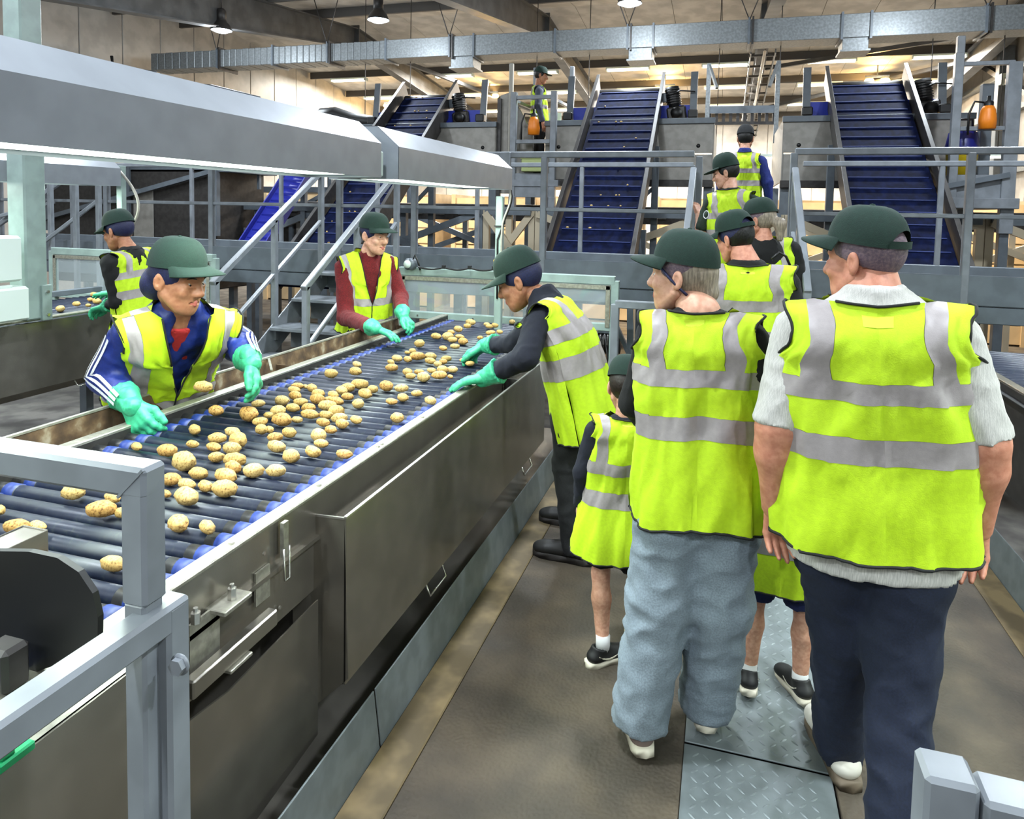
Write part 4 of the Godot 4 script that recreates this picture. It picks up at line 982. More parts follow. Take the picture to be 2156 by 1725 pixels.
	st = S(false); tube(st, [Vector3(-10, 1.8, -10.8), Vector3(6, 1.8, -10.8)], 0.035, 8); put(cc, "pipe", st, M.steel_dark)
	for i in 40: one_tube(cc, "idler", [Vector3(-9.8 + i * 0.4, 1.68, -10.85), Vector3(-9.65 + i * 0.4, 1.68, -10.85)], 0.035, M.galv, 8)
	# big boxes and warm lit screens in the store behind
	for i in 7:
		var x := -9.6 + i * 2.3
		var bx_ := thing("storage_box", "large pale wooden storage box standing in the warm light behind the bunkers", "storage box", Vector3(x, -0.5, -15.2 - 0.3 * (i % 3)), 0.0, "storage boxes behind the bunkers")
		for r in 7: one_box(bx_, "slat", Vector3(0, 0.2 + r * 0.36, 0.7), Vector3(2.0, 0.33, 0.03), M.cream, 0.004)
		for s in [-1, 1]:
			one_box(bx_, "corner_post", Vector3(s * 0.95, 1.3, 0.72), Vector3(0.1, 2.6, 0.06), M.cream)
			one_box(bx_, "side", Vector3(s * 1.0, 1.3, 0), Vector3(0.03, 2.6, 1.4), M.cream)
		one_box(bx_, "back", Vector3(0, 1.3, -0.7), Vector3(2.0, 2.6, 0.03), M.cream)
	for x in [-6.6, -3.0, 0.3, 3.6]:
		var lt := thing("work_light", "warm strip work light under the bunkers", "light", Vector3(x, 2.75, -13.0), 0.0, "warm strip lights under the bunkers")
		one_box(lt, "light_body", Vector3(0, 0.03, 0), Vector3(1.3, 0.05, 0.12), M.white_plastic, 0.006)
		one_box(lt, "light_strip", Vector3(0, -0.01, 0), Vector3(1.25, 0.03, 0.1), M.fluo_glow)
		var l := AreaLight3D.new(); l.name = "strip_light"; lt.add_child(l, true)
		l.position = Vector3(0, -0.04, 0); l.rotation_degrees.x = -70; l.area_size = Vector2(1.2, 0.1)
		l.light_color = Color(1.0, 0.86, 0.66); l.light_energy = 16.0; l.area_range = 20; l.shadow_enabled = true
		for s in [-0.5, 0.5]: one_tube(lt, "hanger", [Vector3(s, 0.05, 0), Vector3(s, roof_y(-13.0) - 2.78, 0)], 0.008, M.steel_dark, 5)
	# dark machines behind the left part
	for d in [[-7.6, 1.1, -11.8, 1.6, 1.0, 1.2, "dark grader machine with pale panels behind the left hood"], [-9.3, 1.35, -9.8, 3.4, 1.9, 1.2, "tall dark grader machine near the cladded wall"]]:
		var g := thing("grading_machine", d[6], "machine", Vector3(d[0], 0, d[2]))
		one_box(g, "body", Vector3(0, d[1], 0), Vector3(d[3], d[4], d[5]), M.steel_dark, 0.02)
		one_box(g, "pale_panel", Vector3(0.3, d[1] + 0.05, d[5] / 2 + 0.01), Vector3(0.4, d[4] * 0.6, 0.02), M.hopper, 0.01)
		for s in [-1, 1]: one_box(g, "leg", Vector3(s * d[3] * 0.45, 0.0, 0), Vector3(0.1, 1.2, 0.1), M.paint_dark)
		one_bar(g, "diagonal", Vector3(-d[3] / 2, d[1] + 0.1, d[5] / 2 + 0.1), Vector3(d[3] / 2, d[1] + 0.9, d[5] / 2 + 0.1), 0.07, 0.07, M.paint_dark)
		one_box(g, "upper_frame", Vector3(0, d[1] + 0.95, 0), Vector3(d[3] + 0.5, 0.1, d[5]), M.paint_dark)
		for s in [-1, 0, 1]: one_box(g, "upright", Vector3(s * d[3] * 0.5, d[1] + 0.6, d[5] / 2), Vector3(0.08, 1.4, 0.08), M.paint_dark)
	var ov := thing("overhead_conveyor", "black covered conveyor end showing over the long hood", "conveyor")
	var oa := gz(676, 244, -10.8); var ob := gz(800, 262, -10.8)
	st = S(false); tube(st, [oa, oa.lerp(ob, 0.25) + Vector3(0, 0.06, 0), oa.lerp(ob, 0.55), ob], 0.13, 10); put(ov, "cover", st, M.black)
	one_bar(ov, "frame", oa + Vector3(0, -0.2, 0), ob + Vector3(0.3, -0.2, 0), 0.1, 0.12, M.cream_paint)
	one_box(ov, "support", Vector3(ob.x, ob.y / 2 - 0.3, ob.z), Vector3(0.1, ob.y + 0.2, 0.1), M.paint_dark)
	# rail and small camera seen above the long hood
	var rr := thing("catwalk_rail", "dark catwalk rail showing above the long hood", "railing")
	var c0 := gz(395, 178, -11.0); var c1 := gz(445, 181, -11.0); var c2 := gz(545, 206, -10.0)
	one_bar(rr, "rail", c0, c1, 0.05, 0.05, M.paint_dark); one_bar(rr, "rail", c1, c2, 0.05, 0.05, M.paint_dark)
	for p in [c1, c2]: one_box(rr, "post", Vector3(p.x, p.y - 0.75, p.z), Vector3(0.05, 1.5, 0.05), M.paint_dark)
	one_tube(rr, "pipe", [gz(235, 118, -11.0), gz(238, 142, -11.0), gz(330, 152, -11.2)], 0.03, M.black, 6)
	one_bar(rr, "long_post", Vector3(c1.x - 0.3, 0, -11.0), Vector3(c1.x - 0.3, c1.y, -11.0), 0.06, 0.06, M.paint_dark)

func sprayer(called, label, at: Vector3):
	var t := thing(called, label, "sprayer", at)
	var st := S(false); lathe(st, [Vector2(0, -0.16), Vector2(0.085, -0.15), Vector2(0.09, -0.05), Vector2(0.075, 0.06), Vector2(0.05, 0.11), Vector2(0, 0.12)], 16); put(t, "bottle", st, M.orange)
	st = S(false); lathe(st, [Vector2(0.052, 0.1), Vector2(0.052, 0.15), Vector2(0.02, 0.17), Vector2(0.02, 0.22), Vector2(0, 0.22)], 12); put(t, "pump", st, M.black)
	one_tube(t, "lance", [Vector3(0, 0.14, 0), Vector3(-0.14, 0.16, 0), Vector3(-0.19, 0.02, 0), Vector3(-0.19, -0.22, 0)], 0.013, M.black, 6)

# ------------------------------------------------------------------ smooth blended solids meshed as surface nets
class Blob:
	var o: Vector3
	var nx: int
	var ny: int
	var nz: int
	var h: float
	var k: float
	var f: PackedFloat32Array
	func _init(lo: Vector3, hi: Vector3, cell: float, blend: float):
		h = cell; k = blend
		o = lo - Vector3.ONE * cell * 2.0
		var s := (hi - lo) / cell
		nx = int(s.x) + 6; ny = int(s.y) + 6; nz = int(s.z) + 6
		f = PackedFloat32Array(); f.resize(nx * ny * nz); f.fill(0.0)
	func span(lo: Vector3, hi: Vector3) -> PackedInt32Array:
		var m := k * 4.0 + h
		var a := (lo - o - Vector3.ONE * m) / h; var b := (hi - o + Vector3.ONE * m) / h
		return PackedInt32Array([clampi(int(a.x), 0, nx - 1), clampi(int(a.y), 0, ny - 1), clampi(int(a.z), 0, nz - 1), clampi(int(b.x) + 1, 0, nx - 1), clampi(int(b.y) + 1, 0, ny - 1), clampi(int(b.z) + 1, 0, nz - 1)])
	# tapered capsule; fa / fb cut the ends flat; ax with sq flattens across that axis; sign < 0 carves
	func cap(a: Vector3, b: Vector3, ra: float, rb: float, fa := false, fb := false, ax := Vector3.ZERO, sq := 1.0, carve := false):
		var r := maxf(ra, rb) * maxf(1.0, sq)
		var s := span(a.min(b) - Vector3.ONE * r, a.max(b) + Vector3.ONE * r)
		var ab := b - a; var l2 := maxf(ab.dot(ab), 1e-9); var l := sqrt(l2); var ik := 1.0 / k; var far := k * 5.0
		var squash := ax != Vector3.ZERO; var e := 1.0 / sq - 1.0
		for z in range(s[2], s[5] + 1):
			for y in range(s[1], s[4] + 1):
				var i := (z * ny + y) * nx + s[0]
				var p := Vector3(o.x + s[0] * h, o.y + y * h, o.z + z * h) - a
				for x in range(s[0], s[3] + 1):
					var t0 := p.dot(ab) / l2
					var t := clampf(t0, 0.0, 1.0)
					var fl := (fa and t0 < 0.0) or (fb and t0 > 1.0)
					var q := p - ab * (t0 if fl else t)
					if squash: q += ax * (q.dot(ax) * e)
					var d := q.length() - (ra + (rb - ra) * t)
					if fl: d = maxf(d, (-t0 if t0 < 0.0 else t0 - 1.0) * l)
					if carve:
						if d < far: f[i] = minf(f[i], exp(d * ik))
					elif d < far: f[i] += exp(-d * ik)
					i += 1; p.x += h
	func ell(c: Vector3, r: Vector3, b := Basis(), carve := false):
		var m := maxf(r.x, maxf(r.y, r.z)) * Vector3.ONE
		var s := span(c - m, c + m)
		var bi := b.inverse(); var ik := 1.0 / k; var far := k * 5.0
		var ir := Vector3.ONE / r; var ir2 := ir * ir
		for z in range(s[2], s[5] + 1):
			for y in range(s[1], s[4] + 1):
				var i := (z * ny + y) * nx + s[0]
				for x in range(s[0], s[3] + 1):
					var p := bi * (Vector3(o.x + x * h, o.y + y * h, o.z + z * h) - c)
					var k0 := (p * ir).length(); var k1 := (p * ir2).length()
					var d := k0 * (k0 - 1.0) / maxf(k1, 1e-6)
					if d < far:
						if carve: f[i] = minf(f[i], exp(d * ik))
						else: f[i] += exp(-d * ik)
					i += 1
	# removes what lies on the side that n points to
	func plane(p: Vector3, n: Vector3):
		var ik := 1.0 / k
		var i := 0
		for z in nz:
			for y in ny:
				var d := (Vector3(o.x, o.y + y * h, o.z + z * h) - p).dot(n); var st := n.x * h
				for x in nx:
					if d > -k * 5.0 and f[i] > 0.0: f[i] = minf(f[i], exp(-d * ik))
					d += st; i += 1
	func mesh(verts: PackedVector3Array, norms: PackedVector3Array, idx: PackedInt32Array) -> Array:
		var base := verts.size()
		var nn := nx * ny * nz
		var vid := PackedInt32Array(); vid.resize(nn); vid.fill(-1)
		var lo := PackedInt32Array(); lo.resize(ny * nz); lo.fill(1 << 20)
		var hi := PackedInt32Array(); hi.resize(ny * nz); hi.fill(-1)
		var i := 0
		for r in ny * nz:
			for x in nx:
				if f[i] >= 1.0:
					if lo[r] > x: lo[r] = x
					hi[r] = x
				i += 1
		var off := PackedInt32Array([0, 1, nx, nx + 1, nx * ny, nx * ny + 1, nx * ny + nx, nx * ny + nx + 1])
		var ea := [0, 2, 4, 6, 0, 1, 4, 5, 0, 1, 2, 3]; var eb := [1, 3, 5, 7, 2, 3, 6, 7, 4, 5, 6, 7]
		var cs: Array[Vector3] = []
		for c in 8: cs.append(Vector3(c & 1, (c >> 1) & 1, c >> 2))
		var v := PackedFloat32Array(); v.resize(8)
		for z in nz - 1:
			for y in ny - 1:
				var r := z * ny + y
				var a := mini(mini(lo[r], lo[r + 1]), mini(lo[r + ny], lo[r + ny + 1])) - 1
				var b := maxi(maxi(hi[r], hi[r + 1]), maxi(hi[r + ny], hi[r + ny + 1]))
				if b < 0: continue
				for x in range(maxi(a, 0), mini(b, nx - 2) + 1):
					var q := r * nx + x
					var m := 0
					for c in 8:
						if f[q + off[c]] >= 1.0: m += 1
					if m == 0 or m == 8: continue
					for c in 8: v[c] = -k * log(maxf(f[q + off[c]], 1e-12))
					var s := Vector3.ZERO; var n := 0
					for e in 12:
						var va := v[ea[e]]; var vb := v[eb[e]]
						if (va <= 0.0) != (vb <= 0.0):
							s += cs[ea[e]].lerp(cs[eb[e]], va / (va - vb)); n += 1
					if n == 0: continue
					vid[q] = verts.size()
					verts.append(o + (Vector3(x, y, z) + s / n) * h)
					norms.append(Vector3(v[1] + v[3] + v[5] + v[7] - v[0] - v[2] - v[4] - v[6], v[2] + v[3] + v[6] + v[7] - v[0] - v[1] - v[4] - v[5], v[4] + v[5] + v[6] + v[7] - v[0] - v[1] - v[2] - v[3]).normalized())
		var dx := 1; var dy := nx; var dz := nx * ny
		for z in range(1, nz - 1):
			for y in range(1, ny - 1):
				var r := z * ny + y
				for x in range(1, nx - 1):
					var q := r * nx + x
					if vid[q] < 0: continue
					var ins := f[q] >= 1.0
					for ax in 3:
						var d0 := dx if ax == 0 else (dy if ax == 1 else dz)
						var d1 := dy if ax == 0 else (dz if ax == 1 else dx)
						var d2 := dz if ax == 0 else (dx if ax == 1 else dy)
						if ins == (f[q + d0] >= 1.0): continue
						var i0 := vid[q - d1 - d2]; var i1 := vid[q - d2]; var i2 := vid[q]; var i3 := vid[q - d1]
						if i0 < 0 or i1 < 0 or i3 < 0: continue
						if ins: idx.append_array([i0, i2, i1, i0, i3, i2])
						else: idx.append_array([i0, i1, i2, i0, i2, i3])
		return [verts, norms, idx]

func fresh() -> Array: return [PackedVector3Array(), PackedVector3Array(), PackedInt32Array()]

func blob_mesh(b: Blob, into := []) -> Array:
	if into.is_empty(): into = fresh()
	return b.mesh(into[0], into[1], into[2])

func joined(a: Array, b: Array, t: Transform3D, flip := false) -> Array:
	var base: int = a[0].size()
	for v in b[0]: a[0].append(t * v)
	for n in b[1]: a[1].append((t.basis * n).normalized())
	var n: int = b[2].size()
	for i in range(0, n, 3):
		if flip: a[2].append_array([b[2][i] + base, b[2][i + 2] + base, b[2][i + 1] + base])
		else: a[2].append_array([b[2][i] + base, b[2][i + 1] + base, b[2][i + 2] + base])
	return a

func to_mesh(a: Array) -> ArrayMesh:
	var m := ArrayMesh.new(); var r := []; r.resize(Mesh.ARRAY_MAX)
	r[Mesh.ARRAY_VERTEX] = a[0]; r[Mesh.ARRAY_NORMAL] = a[1]; r[Mesh.ARRAY_INDEX] = a[2]
	m.add_surface_from_arrays(Mesh.PRIMITIVE_TRIANGLES, r)
	return m

# folds: pushes the surface along its normal by stretched noise, then rebuilds the normals
func folded(a: Array, amp: float, fx: float, fy: float, seed_: int) -> Array:
	var n := FastNoiseLite.new(); n.seed = seed_; n.frequency = 1.0; n.fractal_octaves = 2
	var v: PackedVector3Array = a[0]; var nn: PackedVector3Array = a[1]; var idx: PackedInt32Array = a[2]
	for i in v.size():
		var p := v[i]
		var d := n.get_noise_3d(p.x * fx, p.y * fy, p.z * fx)
		v[i] = p + nn[i] * (absf(d) * -2.0 + 0.35) * amp
	var out := PackedVector3Array(); out.resize(v.size())
	for i in range(0, idx.size(), 3):
		var c := (v[idx[i + 2]] - v[idx[i]]).cross(v[idx[i + 1]] - v[idx[i]])
		out[idx[i]] += c; out[idx[i + 1]] += c; out[idx[i + 2]] += c
	for i in out.size(): out[i] = out[i].normalized()
	return [v, out, idx]

# ------------------------------------------------------------------ potatoes
func potato_mesh(seed_: int, squash: float) -> ArrayMesh:
	var n := FastNoiseLite.new(); n.seed = seed_; n.frequency = 1.1; n.fractal_octaves = 2
	var st := S(false)
	var nu := 16; var nv := 10
	var g := []
	for j in nv + 1:
		var row := []
		for i in nu:
			var th := PI * j / nv; var ph := TAU * i / nu
			var p := Vector3(cos(th), sin(th) * cos(ph), sin(th) * sin(ph))
			var s := 1.0 + 0.13 * n.get_noise_3dv(p * 1.2) + 0.05 * n.get_noise_3dv(p * 3.2 + Vector3(9, 0, 0))
			row.append(p * Vector3(0.5, 0.37 * squash, 0.39 * squash) * s)
		g.append(row)
	for j in nv:
		for i in nu:
			var k := (i + 1) % nu
			if j == 0: tri(st, g[0][0], g[1][i], g[1][k])
			elif j == nv - 1: tri(st, g[j][i], g[nv][0], g[j][k])
			else: quad(st, g[j][i], g[j + 1][i], g[j + 1][k], g[j][k])
	st.generate_normals(); return st.commit()

func make_potato_meshes():
	var a := []
	for k in 6: a.append(potato_mesh(11 * k + 3, [0.78, 0.86, 0.72, 0.76, 0.92, 0.68][k]))
	M["potato_meshes"] = a

func add_potato(p: Vector3, size: float, k: int, yaw: float, label: String, group: String):
	var o := MeshInstance3D.new(); o.name = numbered("potato"); o.mesh = M.potato_meshes[k % 6]; o.material_override = M["potato%d" % (k % 4)]
	o.transform = Transform3D(Basis.from_euler(Vector3(rng.randf() * TAU, yaw, rng.randf_range(-0.12, 0.12))).scaled(Vector3.ONE * size), p)
	add_child(o)
	tag(o, label, "potato", group)

func build_potatoes():
	# centres and widths read from two enlargements of the photograph: [x, y, width]
	var far := [[1548, 282, 80], [1523, 310, 60], [1455, 333, 88], [1400, 357, 62], [1375, 388, 92], [1465, 392, 72], [1412, 415, 78], [1490, 427, 82], [1430, 465, 75], [1288, 388, 85], [1160, 443, 88], [1340, 480, 82], [1670, 298, 50], [1735, 305, 62], [1690, 314, 60], [1752, 275, 65], [1862, 280, 52], [1698, 362, 76], [1768, 355, 55], [1620, 400, 48], [1690, 395, 50],
		[1070, 512, 45], [1108, 500, 62], [1145, 538, 122], [992, 555, 90], [1073, 563, 76], [945, 583, 72], [952, 625, 100], [1245, 542, 92], [1243, 575, 98], [1365, 558, 82], [1340, 582, 68], [1300, 600, 82], [1253, 648, 74], [1335, 640, 88], [1310, 682, 125], [1412, 640, 90], [1070, 660, 90], [1093, 690, 88], [1160, 660, 78], [1192, 697, 106], [1490, 570, 58], [1543, 595, 72], [1395, 695, 48],
		[688, 602, 90], [677, 653, 115], [493, 670, 103], [240, 765, 98], [300, 770, 55], [348, 780, 98], [213, 795, 102], [222, 838, 122], [122, 875, 112], [260, 885, 118], [395, 822, 112], [388, 862, 118], [465, 912, 142], [508, 832, 108], [475, 865, 66], [530, 878, 125], [573, 800, 112], [618, 778, 110], [710, 750, 138], [618, 845, 98], [697, 898, 105], [750, 822, 145], [806, 790, 106], [910, 765, 122], [1025, 782, 108], [1142, 820, 88], [1035, 852, 96], [950, 882, 98], [1245, 875, 112], [993, 1005, 124],
		[203, 930, 122], [323, 930, 118], [90, 952, 120], [332, 978, 140], [20, 985, 85], [117, 1018, 156], [235, 1020, 88], [455, 985, 116], [530, 955, 126], [432, 1040, 124], [555, 1008, 130], [575, 1050, 112], [683, 1020, 112], [490, 1095, 114], [398, 1138, 142], [417, 1200, 124], [175, 1117, 132], [68, 1153, 118], [80, 1222, 166], [355, 1262, 150], [190, 1295, 144], [592, 1280, 142], [75, 1405, 160], [25, 1095, 85]]
	var near := [[880, 565, 155], [1185, 603, 215], [1345, 708, 265], [1430, 540, 145], [1452, 397, 165], [1665, 210, 160], [1825, 420, 180], [1675, 480, 182], [1880, 500, 215], [1640, 570, 176], [1820, 580, 200], [1665, 668, 158], [1850, 692, 240], [1830, 765, 212], [2030, 800, 208], [1760, 850, 275], [1490, 828, 200], [1220, 888, 190], [1375, 935, 198], [1560, 955, 194], [1745, 980, 250], [1160, 1030, 150], [1370, 1055, 290], [1290, 1320, 260], [1578, 1360, 228], [530, 1180, 285], [255, 1010, 232], [640, 1070, 196], [730, 1220, 170], [1985, 240, 225], [2080, 140, 138], [2100, 320, 155], [2110, 395, 140]]
	var pts := []
	for p in far: pts.append([560 + p[0] * 0.2783, 600 + p[1] * 0.2783, p[2] * 0.2783])
	for p in near: pts.append([100 + p[0] * 0.21336, 820 + p[1] * 0.21336, p[2] * 0.21336])
	for p in [[34, 1108, 58], [78, 1110, 44], [0, 1074, 30], [237, 1187, 58], [290, 1216, 52]]: pts.append(p)
	var k := 0
	for p in pts:
		var q := gy(p[0], p[1], 0.85)
		var depth := (q - EYE).dot(cf)
		var size: float = p[2] * depth / FPX
		size = clampf(size, 0.036, 0.098)
		q = gy(p[0], p[1], 0.822 + size * 0.36)
		var near_n := 0
		for o in pts:
			if o != p and Vector2(o[0] - p[0], (o[1] - p[1]) * 1.4).length() < 0.75 * (o[2] + p[2]): near_n += 1
		var kind := "lone" if near_n == 0 else ("paired" if near_n == 1 else "crowded")
		var where := "beyond the navy worker's gloves" if q.z < -3.7 else ("between the navy worker and the blue jacket" if q.z < -2.75 else ("in front of the blue jacketed worker" if q.z < -1.95 else "near the mitred handrail"))
		add_potato(q, size, k, rng.randf_range(-0.45, 0.45), "%s washed %s potato on the rollers %s" % [kind, "large" if size > 0.075 else ("small" if size < 0.055 else "yellow"), where], "potatoes on the main sorting table")
		k += 1
	var fall := gd(428, 814, 2.72)
	add_potato(fall, 0.078, 2, 0.2, "yellow potato tossed in mid air before the woman in the blue jacket", "")
	get_child(-1).remove_meta("group")
	for p in [[127, 650, 20], [161, 640, 21], [204, 634, 22], [190, 631, 14], [223, 640, 16], [186, 643, 12], [197, 620, 14]]:
		var q := gy(p[0], p[1], 0.845)
		add_potato(q, clampf(p[2] * (q - EYE).dot(cf) / FPX, 0.05, 0.09), k, rng.randf_range(-0.4, 0.4), "yellow potato on the rollers of the left sorting table", "potatoes on the left sorting table")
		k += 1

# ------------------------------------------------------------------ people
var head_proto := []
var lips_proto := []
var hands := {}
var shoe_proto := []
var sole_proto := []
var cap_meshes := {}

func cloth(key: String, c: Color, rough := 0.85, bump := 0.35, scale := 3.0, rim := 0.25, var_ := 0.86):
	var m := mat(key, c, rough)
	tri_tex(m, two(Color(var_, var_, var_), Color(1, 1, 1), key.hash() % 97, 0.06), scale, bumps(key.hash() % 89, 0.3, 3.0, 256), bump * 0.6, false)
	if rim > 0: m.rim_enabled = true; m.rim = rim; m.rim_tint = 0.6
	return m

func make_person_materials():
	make_potato_meshes()
	var m: StandardMaterial3D
	for s in [["skin", Color(0.78, 0.56, 0.46)], ["skin_red", Color(0.79, 0.55, 0.45)], ["skin_tan", Color(0.68, 0.47, 0.35)], ["skin_pale", Color(0.82, 0.63, 0.53)]]:
		m = mat(s[0], s[1], 0.55)
		tri_tex(m, noise(s[0].hash() % 50, 0.03, [Color(0.88, 0.82, 0.8), Color(1, 1, 1)], [0.25, 0.7], 256), 4.0, bumps(3, 0.3, 1.5, 256), 0.2, false)
		m.subsurf_scatter_enabled = true; m.subsurf_scatter_strength = 0.08
	mat("lips", Color(0.66, 0.36, 0.32), 0.45)
	mat("eye_white", Color(0.75, 0.72, 0.70), 0.25); mat("iris", Color(0.07, 0.05, 0.04), 0.2)
	for h in [["hair_dark", Color(0.05, 0.04, 0.035)], ["hair_grey", Color(0.62, 0.57, 0.50)], ["hair_brown", Color(0.15, 0.10, 0.07)]]:
		m = mat(h[0], h[1], 0.5); tri_tex(m, noise(9, 0.02, [Color(0.72, 0.72, 0.72), Color(1, 1, 1)], [0.3, 0.7], 256), 6.0, bumps(8, 0.05, 6.0, 256), 0.35, false); m.uv1_scale = Vector3(22, 3, 22)
	m = mat("hairnet", Color(0.08, 0.105, 0.30), 0.55); tri_tex(m, two(Color(0.6, 0.6, 0.65), Color(1, 1, 1), 12, 0.08), 6.0, bumps(5, 0.3, 5.0, 256), 0.5, false)
	m = mat("hairnet_thin", Color(0.46, 0.38, 0.40), 0.6); tri_tex(m, two(Color(0.7, 0.7, 0.8), Color(1, 1, 1), 13, 0.06), 6.0, bumps(5, 0.3, 5.0, 256), 0.4, false)
	cloth("hivis", Color(0.71, 0.84, 0.07), 0.75, 0.25, 3.0, 0.25, 0.95)
	cloth("hivis_patch", Color(0.80, 0.88, 0.20), 0.6, 0.1, 3.0, 0.1, 0.97)
	m = mat("tape", Color(0.60, 0.57, 0.57), 0.5, 0.1); tri_tex(m, two(Color(0.96, 0.96, 0.96), Color(1, 1, 1), 14, 0.05), 4.0, bumps(6, 0.3, 2.0, 256), 0.15, false)
	mat("binding", Color(0.06, 0.06, 0.065), 0.8)
	cloth("cap_green", Color(0.04, 0.165, 0.125), 0.85, 0.5, 5.0, 0.08)
	cloth("cap_dark", Color(0.05, 0.06, 0.075), 0.85, 0.5, 5.0, 0.2)
	cloth("glove", Color(0.22, 0.68, 0.50), 0.5, 0.25, 4.0, 0.15)
	cloth("navy", Color(0.045, 0.06, 0.125), 0.9, 0.5, 4.0, 0.04)
	cloth("black_cloth", Color(0.035, 0.035, 0.04), 0.9, 0.4, 4.0, 0.03)
	cloth("red_wool", Color(0.42, 0.05, 0.07), 0.95, 1.0, 5.0, 0.3, 0.7)
	cloth("blue_track", Color(0.06, 0.15, 0.46), 0.55, 0.3, 3.0, 0.2)
	cloth("white_stripe", Color(0.85, 0.86, 0.88), 0.7, 0.2, 3.0, 0.0)
	cloth("white_shirt", Color(0.80, 0.79, 0.77), 0.85, 0.35, 8.0, 0.1, 0.78)
	M.white_shirt.uv1_scale = Vector3(34, 1.6, 34)
	cloth("jeans_dark", Color(0.065, 0.105, 0.20), 0.85, 0.25, 8.0, 0.08, 0.78)
	cloth("jeans_black", Color(0.05, 0.055, 0.07), 0.85, 0.6, 4.0, 0.15, 0.7)
	cloth("denim_pale", Color(0.50, 0.55, 0.59), 0.9, 0.2, 8.0, 0.25, 0.84)
	cloth("shorts_blue", Color(0.05, 0.11, 0.30), 0.85, 0.5, 4.0, 0.2)
	cloth("hoodie_blue", Color(0.11, 0.17, 0.45), 0.9, 0.5, 4.0, 0.2)
	cloth("green_shirt", Color(0.07, 0.15, 0.08), 0.85, 0.4, 4.0, 0.2)
	cloth("lime_shirt", Color(0.52, 0.68, 0.16), 0.85, 0.4, 4.0, 0.2)
	cloth("grey_shirt", Color(0.28, 0.30, 0.36), 0.85, 0.4, 4.0, 0.2)
	cloth("red_shirt", Color(0.72, 0.16, 0.16), 0.85, 0.3, 4.0, 0.1)
	mat("shoe_white", Color(0.82, 0.80, 0.76), 0.55); mat("shoe_black", Color(0.05, 0.05, 0.055), 0.6); mat("shoe_mauve", Color(0.42, 0.36, 0.34), 0.7); mat("boot", Color(0.06, 0.055, 0.05), 0.55)
	mat("sole_white", Color(0.80, 0.77, 0.70), 0.6); mat("sole_dark", Color(0.12, 0.10, 0.09), 0.7); mat("sock_white", Color(0.80, 0.80, 0.80), 0.9); mat("sole_gum", Color(0.38, 0.33, 0.27), 0.7)

func make_head():
	var b := Blob.new(Vector3(-0.1, -0.135, -0.135), Vector3(0.1, 0.135, 0.125), 0.0045, 0.009)
	b.ell(Vector3(0, 0.035, 0.012), Vector3(0.070, 0.088, 0.090))
	b.ell(Vector3(0, -0.03, -0.028), Vector3(0.057, 0.072, 0.060))
	b.ell(Vector3(0, -0.07, -0.045), Vector3(0.044, 0.038, 0.042))
	b.ell(Vector3(0, -0.098, -0.068), Vector3(0.020, 0.014, 0.014))
	for s in [-1.0, 1.0]:
		b.ell(Vector3(s * 0.040, -0.022, -0.066), Vector3(0.018, 0.018, 0.016))
		b.cap(Vector3(s * 0.012, 0.032, -0.089), Vector3(s * 0.048, 0.028, -0.068), 0.006, 0.006)
		b.cap(Vector3(s * 0.054, -0.045, 0.0), Vector3(s * 0.03, -0.085, -0.05), 0.016, 0.014)
	b.k = 0.004
	for s in [-1.0, 1.0]:
		b.ell(Vector3(s * 0.031, 0.008, -0.092), Vector3(0.016, 0.0085, 0.012), Basis(), true)
	b.k = 0.006
	b.cap(Vector3(0, 0.014, -0.087), Vector3(0, -0.022, -0.109), 0.0075, 0.0095)
	for s in [-1.0, 1.0]: b.ell(Vector3(s * 0.010, -0.026, -0.099), Vector3(0.0078, 0.007, 0.009))
	b.k = 0.004
	for s in [-1.0, 1.0]:
		b.ell(Vector3(s * 0.077, -0.002, 0.012), Vector3(0.007, 0.030, 0.018), Basis(Vector3.UP, s * 0.35))
		b.ell(Vector3(s * 0.0845, -0.001, 0.008), Vector3(0.005, 0.018, 0.009), Basis(Vector3.UP, s * 0.35), true)
		b.cap(Vector3(s * 0.018, 0.001, -0.0865), Vector3(s * 0.044, 0.000, -0.0785), 0.0035, 0.003)
	b.cap(Vector3(-0.02, -0.062, -0.085), Vector3(0.02, -0.062, -0.085), 0.004, 0.004, false, false, Vector3.ZERO, 1.0, true)
	head_proto = blob_mesh(b)
	var l := Blob.new(Vector3(-0.03, -0.08, -0.11), Vector3(0.03, -0.045, -0.07), 0.003, 0.0025)
	l.cap(Vector3(-0.021, -0.058, -0.078), Vector3(0, -0.0555, -0.0905), 0.0025, 0.005); l.cap(Vector3(0.021, -0.058, -0.078), Vector3(0, -0.0555, -0.0905), 0.0025, 0.005)
	l.cap(Vector3(-0.019, -0.0645, -0.078), Vector3(0, -0.0665, -0.090), 0.003, 0.006); l.cap(Vector3(0.019, -0.0645, -0.078), Vector3(0, -0.0665, -0.090), 0.003, 0.006)
	lips_proto = blob_mesh(l)

